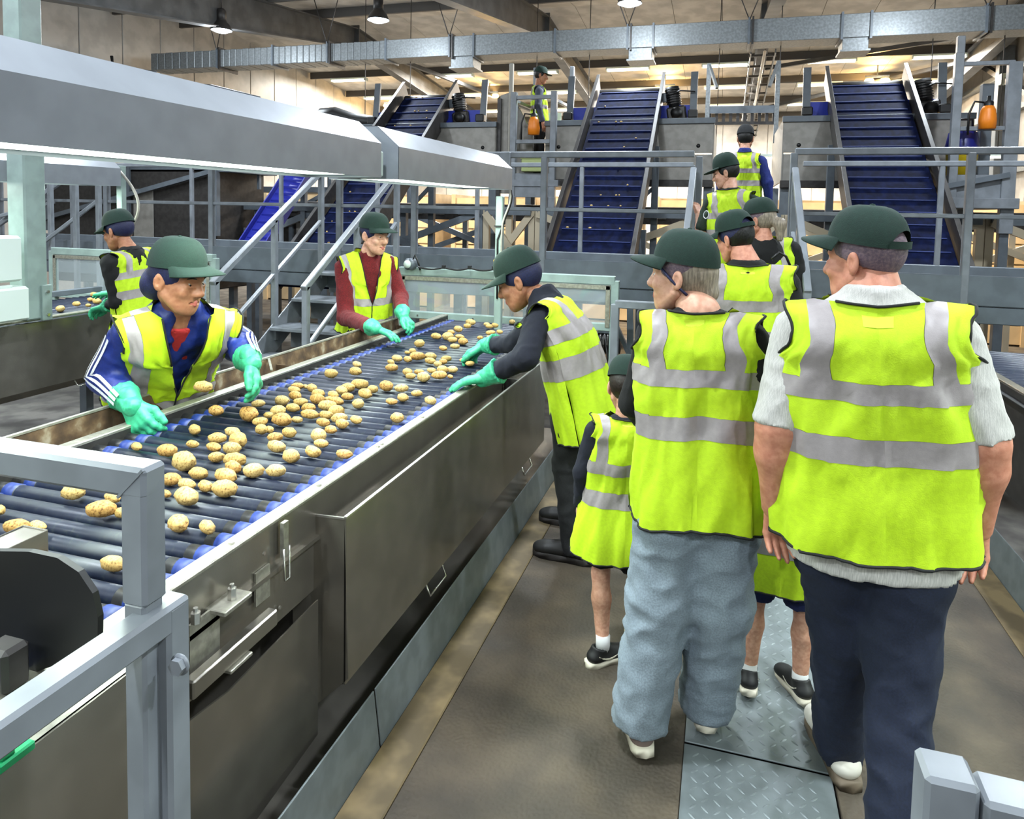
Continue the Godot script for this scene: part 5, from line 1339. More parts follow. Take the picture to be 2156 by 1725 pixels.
# right hand: wrist at the origin, fingers towards -y, palm facing -x, thumb towards -z
func make_hand(key: String, curl: float, spread: float, thumb: float, fat := 0.0):
	var b := Blob.new(Vector3(-0.13, -0.2, -0.11), Vector3(0.05, 0.05, 0.075), 0.0042, 0.0042)
	b.cap(Vector3(0, 0.03, 0), Vector3(0, -0.015, 0), 0.026 + fat, 0.027 + fat, true, false, Vector3(1, 0, 0), 0.72)
	if fat > 0.0: b.cap(Vector3(0, 0.03, 0), Vector3(0, 0.0, 0), 0.034, 0.033, false, false, Vector3(1, 0, 0), 0.86)
	for i in 4:
		var z := (-0.027 + i * 0.0185) * (1.12 if fat > 0.0 else 1.0)
		b.cap(Vector3(0, -0.015, z * 0.6), Vector3(0, -0.082 + absf(i - 1.0) * 0.004, z), 0.0145 + fat, 0.0125 + fat)
	b.k = 0.0026
	var lens := [0.068, 0.076, 0.070, 0.055]
	for i in 4:
		var z := (-0.029 + i * 0.0192) * (1.14 if fat > 0.0 else 1.0)
		var p := Vector3(0, -0.080 + absf(i - 1.0) * 0.004, z)
		var a := curl * (0.6 + 0.14 * i)
		var sp := (i - 1.4) * spread
		var L: float = lens[i]
		var r := 0.0092 + fat
		for j in 3:
			var d := Vector3(-sin(a), -cos(a), 0).rotated(Vector3(1, 0, 0), -sp)
			var q: Vector3 = p + d * L * [0.44, 0.32, 0.26][j]
			b.cap(p, q, r, r - 0.0008)
			p = q; r -= 0.0008; a += curl * (0.95 if j == 0 else 0.7)
	var tp := Vector3(-0.006, -0.022, -0.024)
	var d1 := Vector3(-0.35 * thumb - 0.1, -0.72, -0.75 + 0.35 * thumb).normalized(); var d2 := Vector3(-0.4 * thumb, -0.95, -0.3 + 0.3 * thumb).normalized()
	var t1 := tp + d1 * 0.046; var t2 := t1 + d2 * 0.03; var t3 := t2 + d2 * 0.022
	b.k = 0.004; b.cap(tp, t1, 0.0145 + fat, 0.0115 + fat)
	b.k = 0.0026; b.cap(t1, t2, 0.011 + fat, 0.0105 + fat); b.cap(t2, t3, 0.0105 + fat, 0.009 + fat)
	hands[key] = blob_mesh(b)

func make_shoe():
	var b := Blob.new(Vector3(-0.06, -0.01, -0.21), Vector3(0.06, 0.12, 0.11), 0.006, 0.010)
	b.cap(Vector3(0, 0.045, 0.055), Vector3(0.003, 0.04, -0.12), 0.036, 0.040, false, false, Vector3(0, 1, 0), 0.75)
	b.cap(Vector3(0, 0.05, 0.045), Vector3(0, 0.085, 0.03), 0.036, 0.036, false, true)
	b.cap(Vector3(0, 0.08, 0.01), Vector3(0.002, 0.045, -0.12), 0.030, 0.022)
	b.ell(Vector3(0.004, 0.036, -0.155), Vector3(0.040, 0.026, 0.042))
	b.plane(Vector3(0, 0.02, 0), Vector3.DOWN)
	b.cap(Vector3(0, 0.14, 0.025), Vector3(0, 0.075, 0.022), 0.028, 0.026, false, false, Vector3.ZERO, 1.0, true)
	shoe_proto = blob_mesh(b)
	var pl := PackedVector2Array()
	for p in [[-0.030, 0.095], [0.0, 0.104], [0.030, 0.095], [0.040, 0.06], [0.036, -0.02], [0.046, -0.10], [0.044, -0.15], [0.028, -0.187], [0.004, -0.199], [-0.022, -0.187], [-0.040, -0.15], [-0.043, -0.10], [-0.036, -0.02], [-0.040, 0.06]]: pl.append(Vector2(p[0], p[1]))
	var st := S(false)
	prism(st, pl, -0.028, 0.0, Transform3D(Basis(Vector3.RIGHT, Vector3.BACK, Vector3.DOWN), Vector3.ZERO))
	st.generate_normals(); sole_proto = [st.commit()]

func cap_mesh(arch: bool, flat_brim: bool) -> Array:
	var rx := 0.0895; var rz := 0.108; var hh := 0.105
	var st := S(false)
	var nu := 48; var nv := 9
	var pt := func(u: float, t: float) -> Vector3:
		var du := absf(wrapf(u - PI, -PI, PI))
		var f0 := 0.0
		if arch and du < 0.62: f0 = asin(0.5 * sqrt(maxf(0.0, 1.0 - pow(du / 0.62, 2.2))))
		var f := lerpf(f0, PI / 2, t)
		var c := pow(cos(f), 0.62) if f < PI / 2 - 0.001 else 0.0
		var seam := 1.0 - 0.012 * pow(absf(cos(u * 3.0)), 14.0)
		return Vector3(rx * c * sin(u) * seam, hh * pow(sin(f), 1.05) + 0.006 * cos(u) * (1.0 - t), -rz * c * cos(u) * seam)
	for i in nu:
		for j in nv:
			var u0 := TAU * i / nu; var u1 := TAU * (i + 1) / nu; var t0 := float(j) / nv; var t1 := float(j + 1) / nv
			var a: Vector3 = pt.call(u0, t0); var b: Vector3 = pt.call(u1, t0); var c: Vector3 = pt.call(u1, t1); var d: Vector3 = pt.call(u0, t1)
			if j == nv - 1: tri(st, a, c, b)
			else: quad(st, a, d, c, b)
	if arch:
		for i in 16:
			var u0 := PI - 0.66 + 1.32 * i / 16.0; var u1 := PI - 0.66 + 1.32 * (i + 1) / 16.0
			var r := 1.012
			var a := Vector3(rx * r * sin(u0), -0.004, -rz * r * cos(u0)); var b := Vector3(rx * r * sin(u1), -0.004, -rz * r * cos(u1))
			quad(st, a, a + Vector3(0, 0.02, 0), b + Vector3(0, 0.02, 0), b)
	st.generate_normals(); var crown := st.commit()
	st = S(false)
	var nb := 20; var nr := 5
	var bp := func(s: float, q: float, low: float) -> Vector3:
		var u := s * 1.25
		var w := cos(s * PI / 2 * 0.96)
		var ext := 0.082 * pow(maxf(w, 0.0), 0.55) * q
		var base := Vector3(rx * sin(u) * 0.975, 0.013, -rz * cos(u) * 0.975)
		var droop := 0.012 * q if flat_brim else (0.008 + 0.022 * s * s) * q + 0.006 * q * q
		return base + Vector3(sin(u) * ext * 0.35, -droop - low, -ext)
	for i in nb:
		for j in nr:
			var s0 := -1.0 + 2.0 * i / nb; var s1 := -1.0 + 2.0 * (i + 1) / nb; var q0 := float(j) / nr; var q1 := float(j + 1) / nr
			quad(st, bp.call(s0, q0, 0.0), bp.call(s0, q1, 0.0), bp.call(s1, q1, 0.0), bp.call(s1, q0, 0.0))
			quad(st, bp.call(s0, q0, 0.004), bp.call(s1, q0, 0.004), bp.call(s1, q1, 0.004), bp.call(s0, q1, 0.004))
		var e0 := -1.0 + 2.0 * i / nb; var e1 := -1.0 + 2.0 * (i + 1) / nb
		quad(st, bp.call(e0, 1.0, 0.0), bp.call(e0, 1.0, 0.004), bp.call(e1, 1.0, 0.004), bp.call(e1, 1.0, 0.0))
	st.generate_normals()
	return [crown, st.commit()]

func make_protos():
	make_head()
	make_hand("relaxed", 0.38, 0.05, 0.5)
	make_hand("glove_flat", 0.24, 0.15, 0.1, 0.0016)
	make_hand("glove_curl", 0.58, 0.09, 0.5, 0.0016)
	make_shoe()
	cap_meshes["plain"] = cap_mesh(false, false); cap_meshes["arch"] = cap_mesh(true, false); cap_meshes["flat"] = cap_mesh(false, true)

# basis whose -y is d and whose -x is the palm normal
func hand_basis(d: Vector3, palm: Vector3) -> Basis:
	var y := -d.normalized()
	var x := (-palm - y * (-palm).dot(y)).normalized()
	return Basis(x, y, x.cross(y))

func person(P: Dictionary) -> Node3D:
	var sc: float = P.get("s", 1.0)
	var t := thing("person", P.label, "person", P.at, deg_to_rad(P.get("turn", 0.0)), P.get("group", ""))
	t.scale = Vector3.ONE * sc
	var inv := t.transform.affine_inverse()
	var J := {"pel": Vector3(0, 0.95, 0), "neck": Vector3(0, 1.47, 0.02), "shr": Vector3(0.18, 1.375, 0.015), "shl": Vector3(-0.18, 1.375, 0.015),
		"elr": Vector3(0.245, 1.14, 0.03), "ell": Vector3(-0.245, 1.14, 0.03), "wrr": Vector3(0.255, 0.885, -0.05), "wrl": Vector3(-0.255, 0.885, -0.05),
		"hir": Vector3(0.09, 0.92, 0), "hil": Vector3(-0.09, 0.92, 0), "knr": Vector3(0.1, 0.5, -0.015), "knl": Vector3(-0.1, 0.5, -0.015),
		"anr": Vector3(0.105, 0.085, 0.02), "anl": Vector3(-0.105, 0.085, 0.02)}
	for k in P.get("l", {}): J[k] = P.l[k]
	for k in P.get("w", {}): J[k] = inv * P.w[k]
	if not J.has("head"): J["head"] = J.neck + Vector3(0, 0.165, -0.035)
	var he: Vector3 = P.get("look", Vector3.ZERO)   # yaw, pitch, roll in degrees
	var hb := Basis(Vector3.UP, deg_to_rad(he.x)) * Basis(Vector3.RIGHT, deg_to_rad(he.y)) * Basis(Vector3.BACK, deg_to_rad(he.z))
	var hs: float = P.get("hs", 1.0)
	var ht := Transform3D(hb.scaled(Vector3.ONE * hs), J.head)
	var w: float = P.get("wide", 1.0)
	var cell: float = P.get("cell", 0.014)
	var up: Vector3 = (J.neck - J.pel).normalized()
	var shx: Vector3 = (J.shr - J.shl).normalized()
	# ---- body: one skin
	var lo := Vector3(1, 1, 1) * 9.0; var hi := -lo
	for k in J: lo = lo.min(J[k]); hi = hi.max(J[k])
	var b := Blob.new(lo - Vector3.ONE * 0.14, hi + Vector3.ONE * 0.14, cell, 0.012)
	b.cap(J.pel, J.pel.lerp(J.neck, 0.75), 0.09, 0.1, false, false, shx.cross(up), 0.75)
	b.cap(J.shl.lerp(J.shr, 0.15), J.shl.lerp(J.shr, 0.85), 0.036, 0.036)
	b.cap(J.pel.lerp(J.neck, 0.9), J.neck, 0.075, 0.058)
	b.cap(J.neck, ht * Vector3(0, -0.05, 0.02), 0.058 * P.get("thick", 1.0), 0.052 * P.get("thick", 1.0))
	for s in ["r", "l"]:
		var ar: float = P.get("arm", 1.0)
		var cov: float = 0.62 if P.get("top", {}).get("sleeve", 1.0) >= 1.0 else 1.0
		var lc: float = 0.66 if P.get("legs", {}).get("len", 1.0) >= 1.0 else 1.0
		b.cap(J["sh" + s], J["el" + s], 0.038 * ar, 0.043 * ar * cov)
		b.cap(J["el" + s], J["el" + s].lerp(J["wr" + s], 0.3), 0.043 * ar * cov, 0.044 * ar * cov)
		b.cap(J["el" + s].lerp(J["wr" + s], 0.3), J["wr" + s], 0.044 * ar * cov, 0.029 * ar * cov)
		b.cap(J["hi" + s], J["kn" + s], 0.06, 0.052 * lc)
		b.cap(J["kn" + s], J["kn" + s].lerp(J["an" + s], 0.35), 0.050 * lc, 0.055 * lc)
		b.cap(J["kn" + s].lerp(J["an" + s], 0.35), J["an" + s] + Vector3(0, -0.03, 0), 0.055 * lc, 0.036 * lc)
	var body := blob_mesh(b)
	body = joined(body, head_proto, ht)
	var gl: bool = P.get("gloves", false)
	var gm := []
	for s in ["r", "l"]:
		var d: Vector3 = J["wr" + s] - J["el" + s]
		if P.has("hd" + s): d = inv.basis * P["hd" + s]
		var palm: Vector3 = Vector3(-1 if s == "r" else 1, 0, 0.25)
		if P.has("hp" + s): palm = inv.basis * P["hp" + s]
		var bs := hand_basis(d, palm)
		if s == "l": bs = Basis(bs.x * 1.0, bs.y, bs.z)
		# mirror in z so that the thumb of a left hand lies on its other side
		var hbz := bs if s == "r" else Basis(bs.x, bs.y, -bs.z)
		var pose: String = P.get("pose" + s, "glove_flat" if gl else "relaxed")
		var tr := Transform3D(hbz.scaled_local(Vector3.ONE * (P.get("hand", 1.14) if gl else 1.0)), J["wr" + s])
		if gl: gm.append([hands[pose], tr, s == "l", J["wr" + s], (J["el" + s] - J["wr" + s]).normalized()])
		else: body = joined(body, hands[pose], tr, s == "l")
	put(t, "body", to_mesh(body), M[P.get("skin", "skin")])
	var lp := MeshInstance3D.new(); lp.name = "lips"; lp.mesh = to_mesh([lips_proto[0].duplicate(), lips_proto[1].duplicate(), lips_proto[2].duplicate()]); lp.material_override = M.lips; lp.transform = ht; t.add_child(lp, true)
	for s in [-1.0, 1.0]:
		var st := S(false); lathe(st, [Vector2(0, -0.011), Vector2(0.0078, -0.0078), Vector2(0.011, 0), Vector2(0.0078, 0.0078), Vector2(0, 0.011)], 10, ht * Vector3(s * 0.031, 0.006, -0.0745), hb)
		var ey := put(t, "eye", st, M.eye_white)
		st = S(false); lathe(st, [Vector2(0, 0.0035), Vector2(0.0045, 0.003), Vector2(0.0065, 0.0)], 10, ht * Vector3(s * 0.031, 0.004, -0.0835), hb * Basis(Vector3.RIGHT, -PI / 2)); put(ey, "iris", st, M.iris)
		st = S(false); tube(st, [ht * Vector3(s * 0.014, 0.030, -0.094), ht * Vector3(s * 0.033, 0.034, -0.089), ht * Vector3(s * 0.05, 0.027, -0.072)], [0.003, 0.004, 0.002], 6); put(t, "eyebrow", st, M[P.get("hair", "hair_dark")])
	# ---- gloves
	for g in gm:
		var cw: Vector3 = g[3]; var cdir: Vector3 = g[4]; var gs: float = P.get("hand", 1.14)
		var cb := Blob.new(cw - Vector3.ONE * 0.14, cw + Vector3.ONE * 0.14, 0.007, 0.006)
		cb.cap(cw - cdir * 0.02, cw + cdir * 0.035, 0.033 * gs, 0.036 * gs); cb.cap(cw + cdir * 0.03, cw + cdir * 0.085, 0.037 * gs, 0.053 * gs, false, true)
		put(t, "glove", to_mesh(joined(folded(blob_mesh(cb), 0.003, 16.0, 16.0, 5), g[0], g[1], g[2])), M.glove)
	# ---- top
	var top: Dictionary = P.get("top", {"m": "navy", "sleeve": 1.0})
	if true:
		lo = J.pel.min(J.neck); hi = J.pel.max(J.neck)
		for k in ["shr", "shl", "elr", "ell", "wrr", "wrl"]: lo = lo.min(J[k]); hi = hi.max(J[k])
		b = Blob.new(lo - Vector3.ONE * 0.22, hi + Vector3.ONE * 0.13, cell, 0.014)
		var zz := shx.cross(up)
		var belly: float = P.get("belly", 1.0)
		b.cap(J.pel - up * top.get("drop", 0.0), J.pel.lerp(J.neck, 0.35), top.get("hipr", 0.145) * w * belly, 0.14 * w * belly, top.has("drop"), false, zz, 0.72)
		b.cap(J.pel.lerp(J.neck, 0.35), J.pel.lerp(J.neck, 0.78), 0.14 * w * belly, 0.145 * w, false, false, zz, 0.7)
		b.cap(J.shl.lerp(J.shr, 0.12), J.shl.lerp(J.shr, 0.88), 0.056, 0.056)
		b.cap(J.pel.lerp(J.neck, 0.9), J.neck + up * top.get("collar", 0.02), 0.085, 0.066, false, true)
		for s in ["r", "l"]:
			var ss: float = top.get("sleeve", 1.0)
			var r0: float = top.get("r0", 0.066); var r1: float = top.get("r1", 0.052); var r2: float = top.get("r2", 0.042)
			if ss >= 1.0:
				b.cap(J["sh" + s], J["el" + s], r0, r1); b.cap(J["el" + s], J["el" + s].lerp(J["wr" + s], 0.84 if gl else 0.94), r1, r2, false, true)
			else:
				b.cap(J["sh" + s], J["sh" + s].lerp(J["el" + s], ss / 0.55), r0, r1, false, true)
		b.cap(J.neck + up * 0.03 + zz * -0.09, J.neck + up * 0.09 + zz * -0.03, 0.05, 0.06, false, false, Vector3.ZERO, 1.0, true)
		if top.has("inner"): b.cap(J.neck - zz * 0.13 + up * 0.03, J.neck - zz * 0.135 - up * 0.17, 0.09, 0.035, false, false, Vector3.ZERO, 1.0, true)
		put(t, top.get("n", "sweater"), to_mesh(folded(blob_mesh(b), top.get("fold", 0.006), 9.0, 7.0, P.label.hash() % 100)), M[top.m])
	if top.has("inner"):
		var zi := shx.cross(up)
		b = Blob.new(J.neck - Vector3.ONE * 0.25, J.neck + Vector3.ONE * 0.12, 0.012, 0.01)
		b.cap(J.pel.lerp(J.neck, 0.6), J.pel.lerp(J.neck, 0.84), 0.13 * w, 0.118 * w, false, false, zi, 0.72)
		b.plane(J.neck - up * 0.07, up)
		put(t, "undershirt", to_mesh(blob_mesh(b)), M[top.inner])
	# ---- trousers
	var tz: Dictionary = P.get("legs", {"m": "jeans_dark"})
	lo = J.pel; hi = J.pel
	for k in ["hir", "hil", "knr", "knl", "anr", "anl"]: lo = lo.min(J[k]); hi = hi.max(J[k])
	b = Blob.new(lo - Vector3.ONE * 0.16, hi + Vector3.ONE * 0.2, cell, 0.014)
	var hz: Vector3 = (J.hir - J.hil).normalized().cross(Vector3.UP)
	b.cap(J.pel + Vector3(0, 0.07, 0), J.pel - Vector3(0, 0.02, 0), 0.14 * w, 0.15 * w, false, false, hz, 0.74)
	for s in ["r", "l"]:
		var rh: float = tz.get("hip", 0.098) * w; var rk: float = tz.get("knee", 0.07); var ra: float = tz.get("hem", 0.062)
		var fr: float = tz.get("len", 1.0)
		b.cap(J["hi" + s] + Vector3(0, -0.02, 0), J["hi" + s].lerp(J["kn" + s], 0.4), rh, lerpf(rh, rk, 0.35))
		if fr >= 1.0:
			b.cap(J["hi" + s].lerp(J["kn" + s], 0.4), J["kn" + s], lerpf(rh, rk, 0.35), rk)
			b.cap(J["kn" + s], J["an" + s] + Vector3(0, -0.05 + tz.get("up", 0.0), 0), rk, ra, false, true)
		else:
			b.cap(J["hi" + s].lerp(J["kn" + s], 0.4), J["hi" + s].lerp(J["kn" + s], fr), lerpf(rh, rk, 0.35), rk, false, true)
	put(t, tz.get("n", "trousers"), to_mesh(folded(blob_mesh(b), tz.get("fold", 0.008), 5.0, 7.0, P.label.hash() % 100 + 3)), M[tz.m])
	# ---- shoes
	var sh: Dictionary = P.get("shoes", {"m": "shoe_black", "sole": "sole_dark"})
	for s in ["r", "l"]:
		var f: Vector3 = P.get("foot" + s, Vector3.ZERO)   # yaw, pitch, lift
		var fb := Basis(Vector3.UP, deg_to_rad(f.x)) * Basis(Vector3.RIGHT, deg_to_rad(f.y))
		var at: Vector3 = J["an" + s]; at = Vector3(at.x, f.z, at.z) + fb * Vector3(0, 0, -0.005)
		var o := put(t, "shoe", to_mesh([shoe_proto[0].duplicate(), shoe_proto[1].duplicate(), shoe_proto[2].duplicate()]), M[sh.m]); o.transform = Transform3D(fb.scaled(Vector3.ONE * sh.get("size", 1.0)), at)
		inst(o, "sole", sole_proto[0], M[sh.sole], Vector3(0, 0.0, 0))
		if sh.has("sock"):
			one_tube(t, "sock", [J["an" + s] + Vector3(0, -0.03, 0), J["an" + s] + Vector3(0, 0.06, 0)], 0.042, M[sh.sock], 14)
		if sh.has("mark"): shoe_mark(o, sh.mark)
	# ---- cap, hair
	if P.has("cap"):
		var cm: Array = cap_meshes[P.cap]
		var tilt: float = P.get("tilt", -4.0)
		var cb := ht * Transform3D(Basis(Vector3.RIGHT, deg_to_rad(tilt)).scaled(Vector3(1.0, P.get("tall", 1.0), 1.0)), Vector3(0, 0.051, 0.012))
		var c := inst(t, "cap", cm[0], M[P.get("capm", "cap_green")], cb.origin, cb.basis)
		inst(c, "brim", cm[1], M[P.get("capm", "cap_green")], Vector3.ZERO)
		var st := S(false); lathe(st, [Vector2(0.008, -0.002), Vector2(0.007, 0.003), Vector2(0, 0.0055)], 10, Vector3(0, 0.104, 0)); put(c, "cap_button", st, M[P.get("capm", "cap_green")])
	var hn: String = P.get("net", "hairnet")
	if hn != "":
		b = Blob.new(Vector3(-0.1, -0.09, -0.1), Vector3(0.1, 0.11, 0.13), 0.007, 0.006)
		b.ell(Vector3(0, 0.035, 0.016), Vector3(0.080, 0.09, 0.096))
		b.plane(Vector3(0, P.get("net_low", -0.015), 0), Vector3(0, -0.92, -0.39))
		b.ell(Vector3(0, -0.03, -0.075), Vector3(0.09, 0.058, 0.05), Basis(), true)
		for s in [-1.0, 1.0]: b.ell(Vector3(s * 0.09, -0.012, 0.008), Vector3(0.03, 0.028, 0.02), Basis(), true)
		if P.get("bun", 0.0) > 0.0: b.ell(Vector3(0, -0.03, 0.085), Vector3(0.05, 0.05, 0.04) * P.bun)
		put(t, "hairnet", to_mesh(joined(fresh(), blob_mesh(b), ht)), M[hn])
	if P.has("hairdo"):
		b = Blob.new(Vector3(-0.11, -0.22, -0.1), Vector3(0.11, 0.12, 0.17), 0.007, 0.008)
		match P.hairdo:
			"short":
				b.ell(Vector3(0, 0.03, 0.02), Vector3(0.078, 0.092, 0.094)); b.plane(Vector3(0, -0.045, 0), Vector3(0, -0.85, -0.53)); b.ell(Vector3(0, -0.02, -0.08), Vector3(0.09, 0.075, 0.055), Basis(), true)
			"bob":
				b.ell(Vector3(0, 0.03, 0.02), Vector3(0.079, 0.09, 0.094)); b.cap(Vector3(0, 0.0, 0.06), Vector3(0, -0.04, 0.082), 0.052, 0.038); b.ell(Vector3(0, -0.03, -0.07), Vector3(0.10, 0.09, 0.065), Basis(), true)
			"pony":
				b.ell(Vector3(0, 0.03, 0.02), Vector3(0.079, 0.09, 0.094)); b.ell(Vector3(0, -0.03, -0.07), Vector3(0.10, 0.085, 0.06), Basis(), true); b.plane(Vector3(0, -0.05, 0), Vector3(0, -0.85, -0.53))
				b.cap(Vector3(0.0, -0.005, 0.1), Vector3(0.0, -0.03, 0.135), 0.025, 0.035); b.cap(Vector3(0.0, -0.03, 0.135), Vector3(0.0, -0.12, 0.125), 0.036, 0.02)
		put(t, "hair", to_mesh(joined(fresh(), blob_mesh(b), ht)), M[P.get("hair", "hair_dark")])
	if P.get("band", false):
		var pts := []
		for k in 9:
			var u := k / 8.0
			pts.append(ht * Vector3(0.066 + 0.014 * sin(u * PI), lerpf(0.045, -0.048, u), lerpf(-0.058, 0.04, u)))
			
		one_tube(t, "net_elastic", pts, 0.0045, M.hairnet, 6)
		var pts2 := []
		for p in pts: var q: Vector3 = ht.affine_inverse() * p; q.x = -q.x; pts2.append(ht * q)
		one_tube(t, "net_elastic", pts2, 0.0045, M.hairnet, 6)
	if top.has("stripes"):
		for s in ["r", "l"]:
			var a: Vector3 = J["sh" + s]; var e: Vector3 = J["el" + s]; var c: Vector3 = J["wr" + s]
			var outw: Vector3 = (inv.basis * top.stripes[0 if s == "r" else 1]).normalized()
			for k in [-1, 0, 1]:
				var st := S()
				var last := Vector3.ZERO; var lastn := Vector3.ZERO
				for i in 15:
					var u := i / 14.0
					var p := a.lerp(e, u * 2.0) if u < 0.5 else e.lerp(c, (u - 0.5) * 1.84)
					var dr := (e - a).normalized().slerp((c - e).normalized(), smoothstep(0.3, 0.7, u))
					var rr := lerpf(top.r0, top.r1, u * 2.0) if u < 0.5 else lerpf(top.r1, top.r2, (u - 0.5) * 2.0)
					var n0 := (outw - dr * outw.dot(dr)).normalized()
					var sd := dr.cross(n0)
					var nn: Vector3 = (n0 + sd * 0.34 * k).normalized()
					var q: Vector3 = p + nn * (rr + 0.006 + 0.010 * exp(-pow((u - 0.5) / 0.17, 2.0)) + 0.004 * exp(-pow(u / 0.12, 2.0))); var wd: Vector3 = dr.cross(nn) * 0.0065
					if i > 1: quad(st, last - lastn, q - wd, q + wd, last + lastn)
					last = q; lastn = wd
				put(t, "sleeve_stripe", st, M.white_stripe)
	if P.has("vest"): vest(t, P, J, shx)
	if P.has("badge"):
		var bc: Vector3 = inv * P.badge[0]; var bf := frame(inv.basis * P.badge[1])
		var st := S(false); lathe(st, [Vector2(0.0, 0.004), Vector2(0.026, 0.003), Vector2(0.027, 0.0)], 16, bc, bf); put(t, "sleeve_badge", st, M.green_shirt)
		st = S(false); lathe(st, [Vector2(0.027, 0.002), Vector2(0.030, 0.005), Vector2(0.034, 0.002)], 18, bc, bf); put(t, "badge_ring", st, M.white_stripe)
	if P.has("strap"):
		one_tube(t, "bag_strap", P.strap.map(func(q): return inv * q), 0.009, M.black, 6)
	return t

func shoe_mark(o: Node3D, kind: String):
	for s in [-1.0, 1.0]:
		var st := S()
		if kind == "swoosh":
			var a := []; 
			for k in 7:
				var u := k / 6.0
				a.append(Vector3(s * (0.0405 + 0.003 * sin(u * PI)), 0.055 - 0.02 * sin(u * PI * 0.8) + 0.02 * u * u, 0.05 - 0.12 * (1.0 - u) ))
			for k in 6:
				var wd := 0.002 + 0.006 * sin((k + 0.5) / 6.0 * PI)
				bar(st, a[k], a[k + 1], 0.002, wd)
			put(o, "side_mark", st, M.sole_white)
		else:
			for k in 3:
				st = S(); bar(st, Vector3(s * 0.042, 0.035, -0.045 + 0.018 * k), Vector3(s * 0.036, 0.066, -0.028 + 0.018 * k), 0.004, 0.009); put(o, "side_stripe", st, M.binding)

